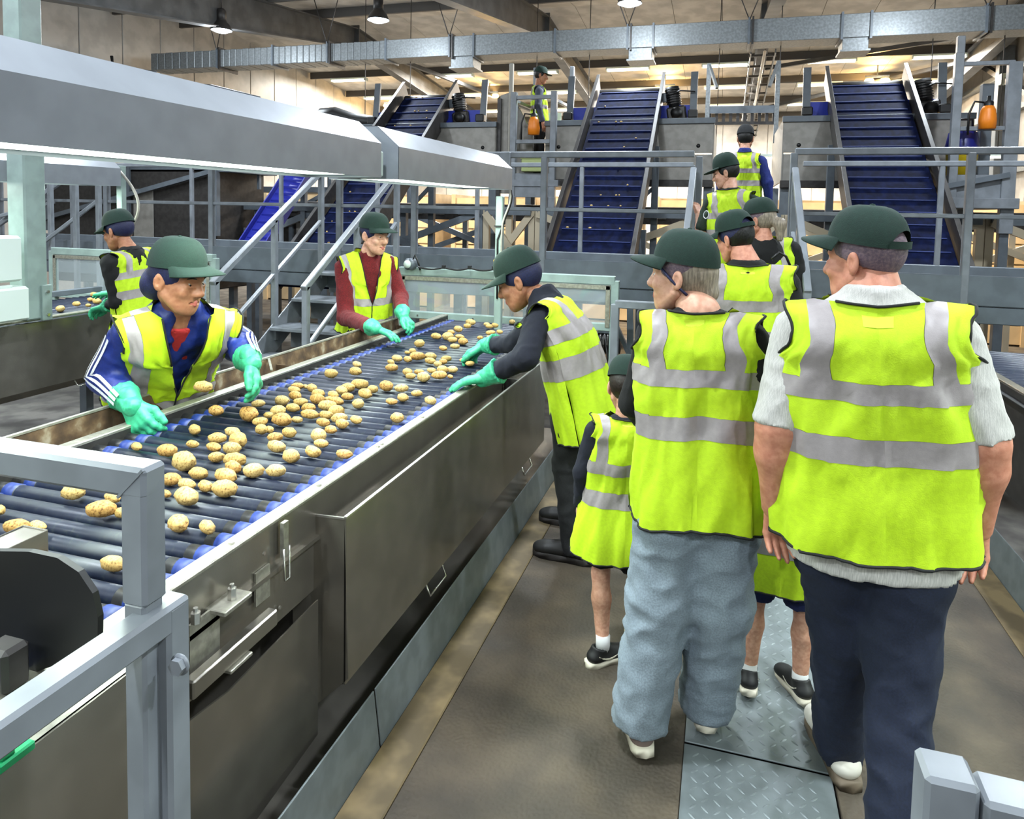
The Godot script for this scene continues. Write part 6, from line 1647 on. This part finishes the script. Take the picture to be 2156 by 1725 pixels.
func vest(t: Node3D, P: Dictionary, J: Dictionary, shx: Vector3):
	var V: Dictionary = P.vest
	var up: Vector3 = (J.neck - J.pel).normalized()
	var hipx: Vector3 = (J.hir - J.hil).normalized()
	var ln: float = V.get("len", 0.66)
	var top: Vector3 = J.neck + up * 0.015
	var mid: Vector3 = J.pel.lerp(J.neck, 0.55) + V.get("bulge", Vector3.ZERO)
	var hem: Vector3 = J.pel + (J.pel - mid).normalized() * maxf(0.0, ln - J.pel.distance_to(top)) if ln > J.pel.distance_to(top) else J.pel.lerp(top, 1.0 - ln / J.pel.distance_to(top))
	if V.has("fall"): hem += V.fall
	var ctrl := mid * 2.0 - (hem + top) * 0.5 if V.get("curve", true) else (hem + top) * 0.5
	var w: Array = V.get("w", [0.235, 0.225, 0.225]); var db: Array = V.get("db", [0.14, 0.12, 0.125]); var df: Array = V.get("df", [0.14, 0.13, 0.12])
	var sw: float = V.get("sw", 0.205)
	var nw: float = V.get("nw", 0.078)
	var va := 0.66
	var vv: float = V.get("vneck", 0.62)
	var nz := FastNoiseLite.new(); nz.seed = P.label.hash() % 1000; nz.frequency = 1.0; nz.fractal_octaves = 2
	var amp: float = V.get("fold", 0.011)
	var shm: Vector3 = (J.shr + J.shl) / 2.0
	var rs: float = P.get("top", {}).get("r0", 0.066) + 0.012
	var vsh := 1.0 - (top - shm).dot((top - mid).normalized()) / ln
	var cs := hem.bezier_interpolate(hem.lerp(ctrl, 0.667), top.lerp(ctrl, 0.667), top, vsh)
	var prof := func(a: Array, v: float) -> float:
		if v < 0.4: return lerpf(a[0], a[1], smoothstep(0.0, 0.4, v))
		return lerpf(a[1], a[2], smoothstep(0.4, va, v))
	var surf := func(s: float, v: float, side: float, off: float) -> Vector3:
		# s in -1..1 across, side +1 back, -1 front
		var a: float = prof.call(w, v); var d: float = prof.call(db if side > 0 else df, v)
		var x: float; var z: float; var vy := v
		if v <= va:
			x = a * sin(s * PI / 2)
			z = side * d * pow(maxf(0.0, 1.0 - pow(absf(x) / a, 2.3)), 1.0 / 2.3)
		else:
			var u := (v - va) / (1.0 - va)
			var e := sw * (1.0 - 0.10 * sin(u * PI)) 
			var wv := lerpf(a, e, smoothstep(0.0, 0.3, u))
			var op := 0.0
			if side < 0: op = nw * 1.05 * clampf((v - vv) / (1.0 - vv), 0.0, 1.0)
			x = signf(s) * lerpf(op, wv, sin(absf(s) * PI / 2))
			var ae := maxf(a * 1.02, wv * 1.02)
			var tx := clampf((absf(x) - nw) / maxf(sw - nw, 0.01), 0.0, 1.0)
			var vt := lerpf(1.0, vsh + rs * 0.97 / ln, tx)
			if absf(x) < nw and side > 0: vt = 1.0 - 0.02 * (1.0 - absf(x) / nw)
			vy = va + u * (vt - va)
			z = d * pow(maxf(0.0, 1.0 - pow(absf(x) / ae, 2.6)), 1.0 / 2.6) * pow(maxf(0.0, 1.0 - pow(u, 2.4)), 0.55)
			var hh := (vy - vsh) * ln
			var zm := sqrt(maxf(0.0, rs * rs - hh * hh)) if hh > 0.0 else rs * clampf(1.0 + hh / maxf((vsh - va) * ln, 0.01), 0.0, 1.0)
			var zn := 0.09 * sqrt(maxf(0.0, 1.0 - pow(absf(x) / (nw * 1.35), 2.0))) * smoothstep(0.1, 0.7, u)
			z = side * maxf(maxf(z, zm * lerpf(0.75, 1.0, tx)), zn)
		if v <= va and side < 0 and v > vv:
			var op2 := nw * 1.05 * (v - vv) / (1.0 - vv)
			x = signf(s) * lerpf(op2, absf(x), minf(1.0, absf(s) * 3.0))
		var f := nz.get_noise_3d(s * 3.2 + side * 7.0, v * 2.2, side) * amp * 2.0 + (0.5 - absf(nz.get_noise_3d(s * 5.5 + v * 2.0 + side * 3.0, v * 2.6 - s, side + 4.0)) * 2.2) * amp * 0.8 + (0.5 - absf(nz.get_noise_3d(s * 4.0 - v * 5.0, v * 9.0 + s * 2.0, side + 9.0)) * 2.0) * amp * 0.35
		f *= 1.0 - 0.55 * smoothstep(va, 1.0, v)
		var c := hem.bezier_interpolate(hem.lerp(ctrl, 0.667), top.lerp(ctrl, 0.667), top, vy)
		var tg := hem.bezier_derivative(hem.lerp(ctrl, 0.667), top.lerp(ctrl, 0.667), top, clampf(vy, 0.02, 0.98)).normalized()
		var ax := hipx.lerp(shx, smoothstep(0.2, 0.95, vy)); ax = (ax - tg * ax.dot(tg)).normalized()
		var bz := ax.cross(tg)
		var r := Vector2(x, z + (shm - cs).dot(bz) * smoothstep(0.35, vsh, vy))
		var rn := r.normalized() if r.length() > 0.001 else Vector2(0, side)
		r += rn * (f + off + 0.006)
		var hemwave: float = V.get("wave", 0.0) * sin(s * 5.0 + 1.0) * (1.0 - v)
		return c + ax * r.x + bz * r.y + tg * hemwave
	# rows and columns with lines at the tape edges
	var b2: Array = V.get("b2", [0.295, 0.385]); var b1: Array = V.get("b1", [0.515, 0.60])
	var marks := [0.0, b2[0], b2[1], b1[0], b1[1], va, 1.0]
	var vs := []
	for i in marks.size() - 1:
		var n := maxi(1, int(ceil((marks[i + 1] - marks[i]) / 0.035)))
		for k in n: vs.append(lerpf(marks[i], marks[i + 1], float(k) / n))
	vs.append(1.0)
	var tb: Array = V.get("tape_b", [0.32, 0.52]); var tf: Array = V.get("tape_f", [0.22, 0.45])
	var sy := S(false); var stp := S(false)
	for side in [1.0, -1.0]:
		var tp: Array = tb if side > 0 else tf
		var sm := [-1.0, -tp[1], -tp[0], 0.0, tp[0], tp[1], 1.0]
		var ss := []
		for i in sm.size() - 1:
			var n := maxi(1, int(ceil((sm[i + 1] - sm[i]) / 0.06)))
			for k in n: ss.append(lerpf(sm[i], sm[i + 1], float(k) / n))
		ss.append(1.0)
		for j in vs.size() - 1:
			for i in ss.size() - 1:
				var v0: float = vs[j]; var v1: float = vs[j + 1]; var s0: float = ss[i]; var s1: float = ss[i + 1]
				var vm := (v0 + v1) / 2; var s_ := absf((s0 + s1) / 2)
				if side < 0 and vm > vv and s0 * s1 <= 0 and false: continue
				var tape: bool = (vm > b2[0] and vm < b2[1]) or (vm > b1[0] and vm < b1[1]) or (vm > b1[1] and s_ > tp[0] and s_ < tp[1])
				var off := 0.0015 if tape else 0.0
				var e0 := s0; var e1 := s1
				if s0 == 0.0: e0 = 1e-5
				if s1 == 0.0: e1 = -1e-5
				var a: Vector3 = surf.call(e0, v0, side, off); var b: Vector3 = surf.call(e1, v0, side, off); var c: Vector3 = surf.call(e1, v1, side, off); var d: Vector3 = surf.call(e0, v1, side, off)
				var st: SurfaceTool = stp if tape else sy
				if side > 0: quad(st, a, d, c, b)
				else: quad(st, a, b, c, d)
	var vn := put(t, "vest", sy, M.hivis)
	put(vn, "reflective_tape", stp, M.tape)
	var tag_ := S(false)
	for i in 4:
		for j in 3:
			var s0 := -0.1 + 0.05 * i; var v0 := 0.875 + 0.02 * j
			quad(tag_, surf.call(s0 + 1e-4, v0, 1.0, 0.0012), surf.call(s0 + 1e-4, v0 + 0.02, 1.0, 0.0012), surf.call(s0 + 0.05 + 1e-4, v0 + 0.02, 1.0, 0.0012), surf.call(s0 + 0.05 + 1e-4, v0, 1.0, 0.0012))
	put(vn, "size_patch", tag_, M.hivis_patch)
	var bind := S(false)
	var r := 0.0042
	var line := []
	for k in 41: line.append(surf.call(-1.0 + 2.0 * k / 40.0, 0.002, 1.0, 0.001))
	tube(bind, line, r, 6)
	line = []
	for k in 41: line.append(surf.call(-1.0 + 2.0 * k / 40.0 + 1e-5, 0.002, -1.0, 0.001))
	tube(bind, line, r, 6)
	for e in [-1.0, 1.0]:
		line = []
		for k in 17: line.append(surf.call(e, va + (1.0 - va) * k / 16.0, 1.0, 0.001))
		for k in range(16, -1, -1): line.append(surf.call(e, va + (1.0 - va) * k / 16.0, -1.0, 0.001))
		tube(bind, line, r, 6)
		line = []
		for k in 17: line.append(surf.call(e * 1e-4, 1.0 - (1.0 - 0.02) * k / 16.0, -1.0, 0.002))
		tube(bind, line, r * 0.9, 6)
	line = []
	for k in 13: line.append(surf.call(-0.27 + 0.54 * k / 12.0, 1.0, 1.0, 0.001))
	tube(bind, line, r, 6)
	put(vn, "binding", bind, M.binding)

func build_people():
	make_protos()
	var V := func(x, y, z): return Vector3(x, y, z)
	# --- visitors on the walkway
	person({"label": "heavy man seen from behind in a hi-vis vest, white shirt and dark jeans", "at": V.call(0.41, 0, -2.12), "wide": 1.2, "belly": 1.12, "arm": 1.3, "thick": 1.3, "skin": "skin_red", "cell": 0.012,
		"w": {"pel": V.call(0.42, 0.93, -2.12), "neck": V.call(0.395, 1.475, -2.10), "head": V.call(0.372, 1.585, -2.14), "shl": V.call(0.21, 1.382, -2.12), "shr": V.call(0.58, 1.397, -2.08),
			"ell": V.call(0.165, 1.12, -2.07), "elr": V.call(0.655, 1.14, -2.05), "wrl": V.call(0.17, 0.865, -2.13), "wrr": V.call(0.675, 0.885, -2.12),
			"hil": V.call(0.33, 0.9, -2.12), "hir": V.call(0.51, 0.9, -2.12), "knl": V.call(0.375, 0.5, -2.2), "knr": V.call(0.50, 0.53, -2.07), "anl": V.call(0.40, 0.1, -2.30), "anr": V.call(0.475, 0.12, -1.90)},
		"look": V.call(52, -4, 0), "cap": "arch", "tilt": 8.0, "net": "hairnet_thin", "net_low": 0.0, "footl": V.call(14, 0, 0.001), "footr": V.call(-6, -12, 0.03),
		"hdl": V.call(0.12, -1, -0.02), "hdr": V.call(-0.1, -1, 0.02), "hpl": V.call(0.25, 0, 1), "hpr": V.call(-0.4, 0, 1), "poser": "relaxed",
		"top": {"m": "white_shirt", "n": "shirt", "sleeve": 0.55, "r0": 0.07, "r1": 0.073, "drop": 0.17, "hipr": 0.168, "collar": 0.05, "fold": 0.005}, "legs": {"m": "jeans_dark", "hip": 0.105, "knee": 0.088, "hem": 0.072, "fold": 0.009}, "shoes": {"m": "shoe_white", "sole": "sole_gum", "mark": "stripes", "size": 1.08},
		"vest": {"len": 0.665, "w": [0.258, 0.25, 0.238], "db": [0.18, 0.16, 0.15], "df": [0.2, 0.20, 0.16], "sw": 0.222, "nw": 0.095, "wave": 0.0, "fold": 0.011}})
	person({"label": "woman seen from behind in a hi-vis vest and wide pale denim trousers", "at": V.call(-0.05, 0, -2.28), "wide": 0.98, "hair": "hair_grey", "skin": "skin_pale", "cell": 0.012,
		"w": {"pel": V.call(-0.05, 0.9, -2.27), "neck": V.call(-0.065, 1.395, -2.28), "head": V.call(-0.125, 1.502, -2.33), "shl": V.call(-0.21, 1.312, -2.30), "shr": V.call(0.095, 1.322, -2.26),
			"ell": V.call(-0.265, 1.08, -2.33), "elr": V.call(0.16, 1.09, -2.26), "wrl": V.call(-0.20, 0.92, -2.47), "wrr": V.call(0.1, 0.95, -2.46),
			"hil": V.call(-0.135, 0.86, -2.27), "hir": V.call(0.035, 0.86, -2.27), "knl": V.call(-0.155, 0.48, -2.23), "knr": V.call(0.03, 0.48, -2.28), "anl": V.call(-0.205, 0.09, -2.2), "anr": V.call(0.0, 0.09, -2.36)},
		"look": V.call(74, 0, 0), "cap": "plain", "tilt": 4.0, "tall": 1.03, "net": "hairnet_thin", "net_low": -0.01, "band": true, "hairdo": "bob", "footl": V.call(22, -6, 0.012), "footr": V.call(2, -8, 0.02),
		"top": {"m": "black_cloth", "n": "top", "sleeve": 1.0, "r0": 0.055, "r1": 0.046, "r2": 0.036, "collar": 0.0}, "legs": {"m": "denim_pale", "hip": 0.108, "knee": 0.1, "hem": 0.092, "fold": 0.013, "up": 0.03}, "shoes": {"m": "shoe_mauve", "sole": "sole_white", "size": 0.94},
		"vest": {"len": 0.665, "w": [0.205, 0.19, 0.188], "db": [0.14, 0.12, 0.115], "df": [0.13, 0.12, 0.12], "sw": 0.185, "wave": 0.012}})
	person({"label": "small child in a long hi-vis vest and black shorts left of the woman", "at": V.call(-0.33, 0, -2.63), "s": 0.64, "hs": 1.28, "turn": 12, "cell": 0.016, "skin": "skin_pale",
		"l": {"knr": V.call(0.09, 0.48, 0.05), "knl": V.call(-0.12, 0.5, -0.02), "anl": V.call(-0.1, 0.11, 0.07), "anr": V.call(0.1, 0.085, -0.1)}, "look": V.call(-10, -18, 0), "cap": "plain", "net": "", "hairdo": "short", "hair": "hair_brown", "footl": V.call(-60, 0, 0.0), "footr": V.call(0, 0, 0.0),
		"top": {"m": "navy", "n": "shirt", "sleeve": 1.0}, "legs": {"m": "black_cloth", "n": "shorts", "hip": 0.1, "knee": 0.1, "len": 0.82}, "shoes": {"m": "shoe_black", "sole": "sole_white", "sock": "sock_white", "mark": "swoosh", "size": 1.15},
		"vest": {"len": 0.83, "w": [0.29, 0.235, 0.2], "db": [0.2, 0.14, 0.12], "df": [0.2, 0.14, 0.12], "b2": [0.24, 0.32], "b1": [0.42, 0.50], "sw": 0.2, "fold": 0.012}})
	person({"label": "small child in a long hi-vis vest and blue shorts between the woman and heavy man", "at": V.call(0.235, 0, -2.62), "s": 0.66, "hs": 1.25, "turn": -4, "cell": 0.016, "skin": "skin_pale",
		"l": {"knr": V.call(0.13, 0.5, 0.02), "knl": V.call(-0.12, 0.5, 0.0), "anl": V.call(-0.135, 0.1, 0.07), "anr": V.call(0.125, 0.09, 0.02)}, "look": V.call(0, -10, 0), "cap": "plain", "net": "", "hairdo": "short", "hair": "hair_brown", "footr": V.call(28, -6, 0.01), "footl": V.call(4, -10, 0.02),
		"top": {"m": "navy", "n": "shirt", "sleeve": 1.0}, "legs": {"m": "shorts_blue", "n": "shorts", "hip": 0.115, "knee": 0.105, "len": 0.95}, "shoes": {"m": "shoe_black", "sole": "sole_white", "sock": "sock_white", "mark": "swoosh", "size": 1.15},
		"vest": {"len": 0.86, "w": [0.28, 0.24, 0.2], "db": [0.2, 0.14, 0.12], "df": [0.2, 0.14, 0.12], "b2": [0.14, 0.22], "b1": [0.36, 0.44], "sw": 0.2, "fold": 0.012}})
	person({"label": "man with a black collar seen from behind beyond the woman in denim", "at": V.call(0.13, 0, -3.82), "wide": 1.08, "skin": "skin_red", "thick": 1.15, "cell": 0.017,
		"l": {"neck": V.call(-0.01, 1.45, 0.02), "head": V.call(-0.075, 1.585, -0.03)}, "look": V.call(48, -12, 6), "cap": "arch", "net": "hairnet", "hair": "hair_dark", "hairdo": "short", "top": {"m": "black_cloth", "n": "shirt", "sleeve": 0.5, "collar": 0.03}, "legs": {"m": "jeans_black"},
		"vest": {"len": 0.7, "w": [0.245, 0.235, 0.232], "sw": 0.225}})
	person({"label": "woman with a grey ponytail and shoulder bag strap on the visitor steps", "at": V.call(0.27, 0.18, -5.06), "s": 0.95, "turn": 10, "skin": "skin", "cell": 0.017, "hs": 1.1, "strap": [gd(1625, 545, 4.5), gd(1640, 532, 4.5), gd(1655, 540, 4.5), gd(1668, 570, 4.5)],
		"w": {"head": V.call(0.22, 1.675, -5.0), "neck": V.call(0.255, 1.54, -4.97)}, "look": V.call(52, -8, 0), "cap": "plain", "net": "hairnet_thin", "hair": "hair_grey", "hairdo": "pony", "top": {"m": "black_cloth", "n": "top", "sleeve": 1.0}, "legs": {"m": "jeans_dark"},
		"vest": {"len": 0.66, "w": [0.22, 0.2, 0.2], "sw": 0.2}})
	person({"label": "boy in a dark green and lime shirt holding the stair rail", "at": V.call(0.06, 0.55, -5.62), "s": 0.93, "turn": 16, "skin": "skin_pale", "cell": 0.015, "hair": "hair_dark", "hairdo": "short", "net": "",
		"w": {"head": V.call(-0.005, 2.03, -5.64), "neck": V.call(0.03, 1.90, -5.6), "shl": V.call(-0.115, 1.80, -5.64), "shr": V.call(0.2, 1.815, -5.55), "ell": V.call(-0.165, 1.58, -5.62), "wrl": V.call(-0.205, 1.72, -5.82), "pel": V.call(0.06, 1.42, -5.6)},
		"badge": [gd(1487, 452, 5.22), V.call(-0.75, 0.1, 0.65)], "hdl": V.call(-0.2, 0.75, -0.4), "hpl": V.call(-0.6, 0, -0.7), "look": V.call(64, -14, 0), "cap": "flat", "tilt": -3.0, "tall": 1.2, "top": {"m": "green_shirt", "n": "shirt", "sleeve": 0.52, "r0": 0.06, "r1": 0.066}, "legs": {"m": "shorts_blue"},
		"vest": {"len": 0.62, "w": [0.2, 0.185, 0.185], "sw": 0.18}})
	person({"label": "teenager in a blue hooded sweatshirt and open hi-vis vest at the top of the steps", "at": V.call(0.155, 1.1, -7.05), "s": 0.82, "turn": -4, "skin": "skin_pale", "cell": 0.017, "hair": "hair_dark", "hairdo": "short", "net": "", "hs": 1.08,
		"look": V.call(2, -4, 0), "cap": "plain", "capm": "cap_dark", "top": {"m": "hoodie_blue", "n": "hoodie", "sleeve": 1.0, "collar": 0.06, "r0": 0.068, "r1": 0.058}, "legs": {"m": "jeans_black"},
		"l": {"elr": V.call(0.26, 1.14, 0.02), "wrr": V.call(0.29, 0.86, -0.02)}, "vest": {"len": 0.62, "w": [0.2, 0.19, 0.19], "sw": 0.165, "fold": 0.012}})
	# --- workers
	person({"label": "worker in a blue striped track jacket sorting at the main table trough", "at": gd(330, 850, 3.2) * V.call(1, 0, 1), "turn": -104, "skin": "skin_tan", "cell": 0.012, "hair": "hair_dark", "hs": 1.13, "wide": 1.08, "hand": 1.2,
		"w": {"pel": gd(322, 862, 3.24), "neck": gd(378, 640, 2.96), "head": gd(374, 591, 2.86), "shr": gd(276, 698, 2.86), "shl": gd(455, 690, 3.1),
			"elr": gd(226, 795, 2.93), "wrr": gd(276, 852, 2.76), "ell": gd(503, 728, 3.2), "wrl": gd(528, 765, 2.96),
			"hir": gd(300, 880, 3.2), "hil": gd(350, 880, 3.3), "knr": V.call(-2.50, 0.42, -2.46), "knl": V.call(-2.55, 0.42, -2.75), "anr": V.call(-2.56, 0.085, -2.42), "anl": V.call(-2.6, 0.085, -2.75)},
		"look": V.call(14, -12, 0), "cap": "plain", "tilt": 5.0, "tall": 1.03, "net": "hairnet", "bun": 1.3, "gloves": true, "poser": "glove_curl", "posel": "glove_curl", "hdr": V.call(0.45, -0.55, 0.1), "hpr": V.call(0.5, -0.75, -0.5), "hdl": V.call(0.55, -0.8, 0.25), "hpl": V.call(-0.5, -0.5, 0.6),
		"top": {"m": "blue_track", "n": "track_jacket", "sleeve": 1.0, "r0": 0.075, "r1": 0.068, "r2": 0.05, "fold": 0.009, "collar": 0.03, "inner": "red_shirt", "stripes": [V.call(-0.35, 0.35, 0.85), V.call(0.35, 0.7, -0.35)]}, "legs": {"m": "jeans_black"}, "shoes": {"m": "boot", "sole": "sole_dark"},
		"vest": {"len": 0.52, "w": [0.225, 0.215, 0.215], "sw": 0.245, "vneck": 0.30, "b2": [0.0001, 0.01], "b1": [0.09, 0.22], "df": [0.16, 0.15, 0.14], "tape_f": [0.36, 0.62], "nw": 0.085, "fold": 0.012}})
	person({"label": "worker in a red pullover at the main table beside the platform steps", "at": gz(770, 640, -4.82) * V.call(1, 0, 1), "turn": -128, "skin": "skin_pale", "cell": 0.014, "hair": "hair_dark", "hairdo": "short", "hs": 1.14,
		"w": {"pel": gz(762, 735, -4.86), "neck": gz(778, 532, -4.78), "head": gz(788, 497, -4.75), "shr": gz(724, 562, -4.68), "shl": gz(818, 556, -4.92), "elr": gz(728, 668, -4.58), "ell": gz(842, 625, -4.95), "wrr": gy(790, 692, 0.94), "wrl": gy(848, 664, 0.95)},
		"look": V.call(22, -10, 0), "cap": "plain", "tilt": 3.0, "net": "hairnet", "gloves": true, "poser": "glove_flat", "posel": "glove_curl", "hdr": V.call(0.9, -0.3, -0.2), "hpr": V.call(-0.1, -1, 0.1), "hdl": V.call(0.75, -0.55, 0.25), "hpl": V.call(-0.3, -0.8, 0.2),
		"top": {"m": "red_wool", "n": "pullover", "sleeve": 1.0, "r0": 0.068, "r1": 0.06, "r2": 0.05, "fold": 0.006}, "legs": {"m": "jeans_black"},
		"vest": {"len": 0.62, "w": [0.215, 0.205, 0.2], "sw": 0.225, "vneck": 0.45, "b2": [0.16, 0.24], "b1": [0.44, 0.53], "tape_f": [0.4, 0.62], "nw": 0.08}})
	person({"label": "worker in a dark navy top leaning over the table from the walkway", "at": V.call(-0.72, 0, -3.47), "turn": 86, "skin": "skin_tan", "cell": 0.012, "hair": "hair_dark", "hs": 1.16, "wide": 1.05, "hand": 1.22,
		"w": {"pel": V.call(-0.70, 0.86, -3.45), "neck": V.call(-0.865, 1.27, -3.44), "head": V.call(-0.985, 1.35, -3.43), "shl": V.call(-0.85, 1.165, -3.27), "shr": V.call(-0.89, 1.18, -3.60),
			"ell": gz(1108, 752, -3.12), "wrl": gz(1022, 795, -3.16), "elr": gz(1085, 722, -3.68), "wrr": gz(1022, 728, -3.80),
			"hil": V.call(-0.70, 0.83, -3.37), "hir": V.call(-0.70, 0.83, -3.54), "knl": V.call(-0.71, 0.46, -3.37), "knr": V.call(-0.75, 0.46, -3.60), "anl": V.call(-0.65, 0.085, -3.31), "anr": V.call(-0.72, 0.085, -3.70)},
		"look": V.call(6, -24, 0), "cap": "plain", "tilt": -4.0, "tall": 1.03, "net": "hairnet", "gloves": true, "posel": "glove_flat", "poser": "glove_curl", "hdl": V.call(-0.95, -0.22, 0.15), "hpl": V.call(-0.1, -1, 0.1), "hdr": V.call(-0.85, -0.55, -0.05), "hpr": V.call(0.3, -0.8, 0.3),
		"top": {"m": "navy", "n": "jumper", "sleeve": 1.0, "r0": 0.07, "r1": 0.056, "r2": 0.046, "collar": 0.06}, "legs": {"m": "jeans_black", "hip": 0.09, "knee": 0.066, "hem": 0.055}, "shoes": {"m": "boot", "sole": "sole_dark", "size": 1.05}, "footl": V.call(0, 0, 0.001), "footr": V.call(0, 0, 0.001),
		"vest": {"len": 0.70, "w": [0.215, 0.205, 0.205], "sw": 0.2, "vneck": 0.4, "db": [0.17, 0.15, 0.14], "df": [0.15, 0.13, 0.12], "bulge": V.call(0, 0.02, 0.03), "fall": V.call(0, -0.02, 0.02), "b2": [0.27, 0.38], "b1": [0.47, 0.57]}})
	person({"label": "worker in black sleeves bending over the second sorting table by the tall post", "at": V.call(-4.40, 0, -4.42), "turn": 82, "skin": "skin_tan", "cell": 0.016, "hair": "hair_dark", "hs": 1.16, "wide": 1.06,
		"w": {"pel": V.call(-4.36, 0.88, -4.42), "neck": V.call(-4.43, 1.345, -4.38), "head": V.call(-4.51, 1.488, -4.36), "shl": V.call(-4.43, 1.26, -4.20), "shr": V.call(-4.45, 1.27, -4.57), "ell": gx(248, 635, -4.40), "wrl": gx(222, 646, -4.60), "elr": V.call(-4.62, 1.06, -4.66), "wrr": gx(240, 616, -4.80)},
		"look": V.call(8, -14, 0), "cap": "plain", "tilt": -6.0, "net": "hairnet", "gloves": true, "posel": "glove_curl", "hdl": V.call(-0.9, -0.3, 0.1), "hpl": V.call(0, -1, 0.2), "hdr": V.call(-0.95, -0.15, 0), "hpr": V.call(0, -1, 0.2),
		"top": {"m": "black_cloth", "n": "jumper", "sleeve": 1.0, "r0": 0.072}, "legs": {"m": "jeans_black"}, "vest": {"len": 0.64, "w": [0.215, 0.205, 0.2], "sw": 0.2}})
	person({"label": "distant worker in a green brimmed cap standing on the inspection platform", "at": V.call(-2.84, 2.2, -10.75), "turn": -72, "skin": "skin_tan", "cell": 0.022, "look": V.call(-6, -10, 0), "cap": "flat", "net": "", "hairdo": "short",
		"top": {"m": "grey_shirt", "n": "shirt", "sleeve": 1.0}, "legs": {"m": "black_cloth"}, "vest": {"len": 0.58, "w": [0.2, 0.19, 0.19], "sw": 0.18}})
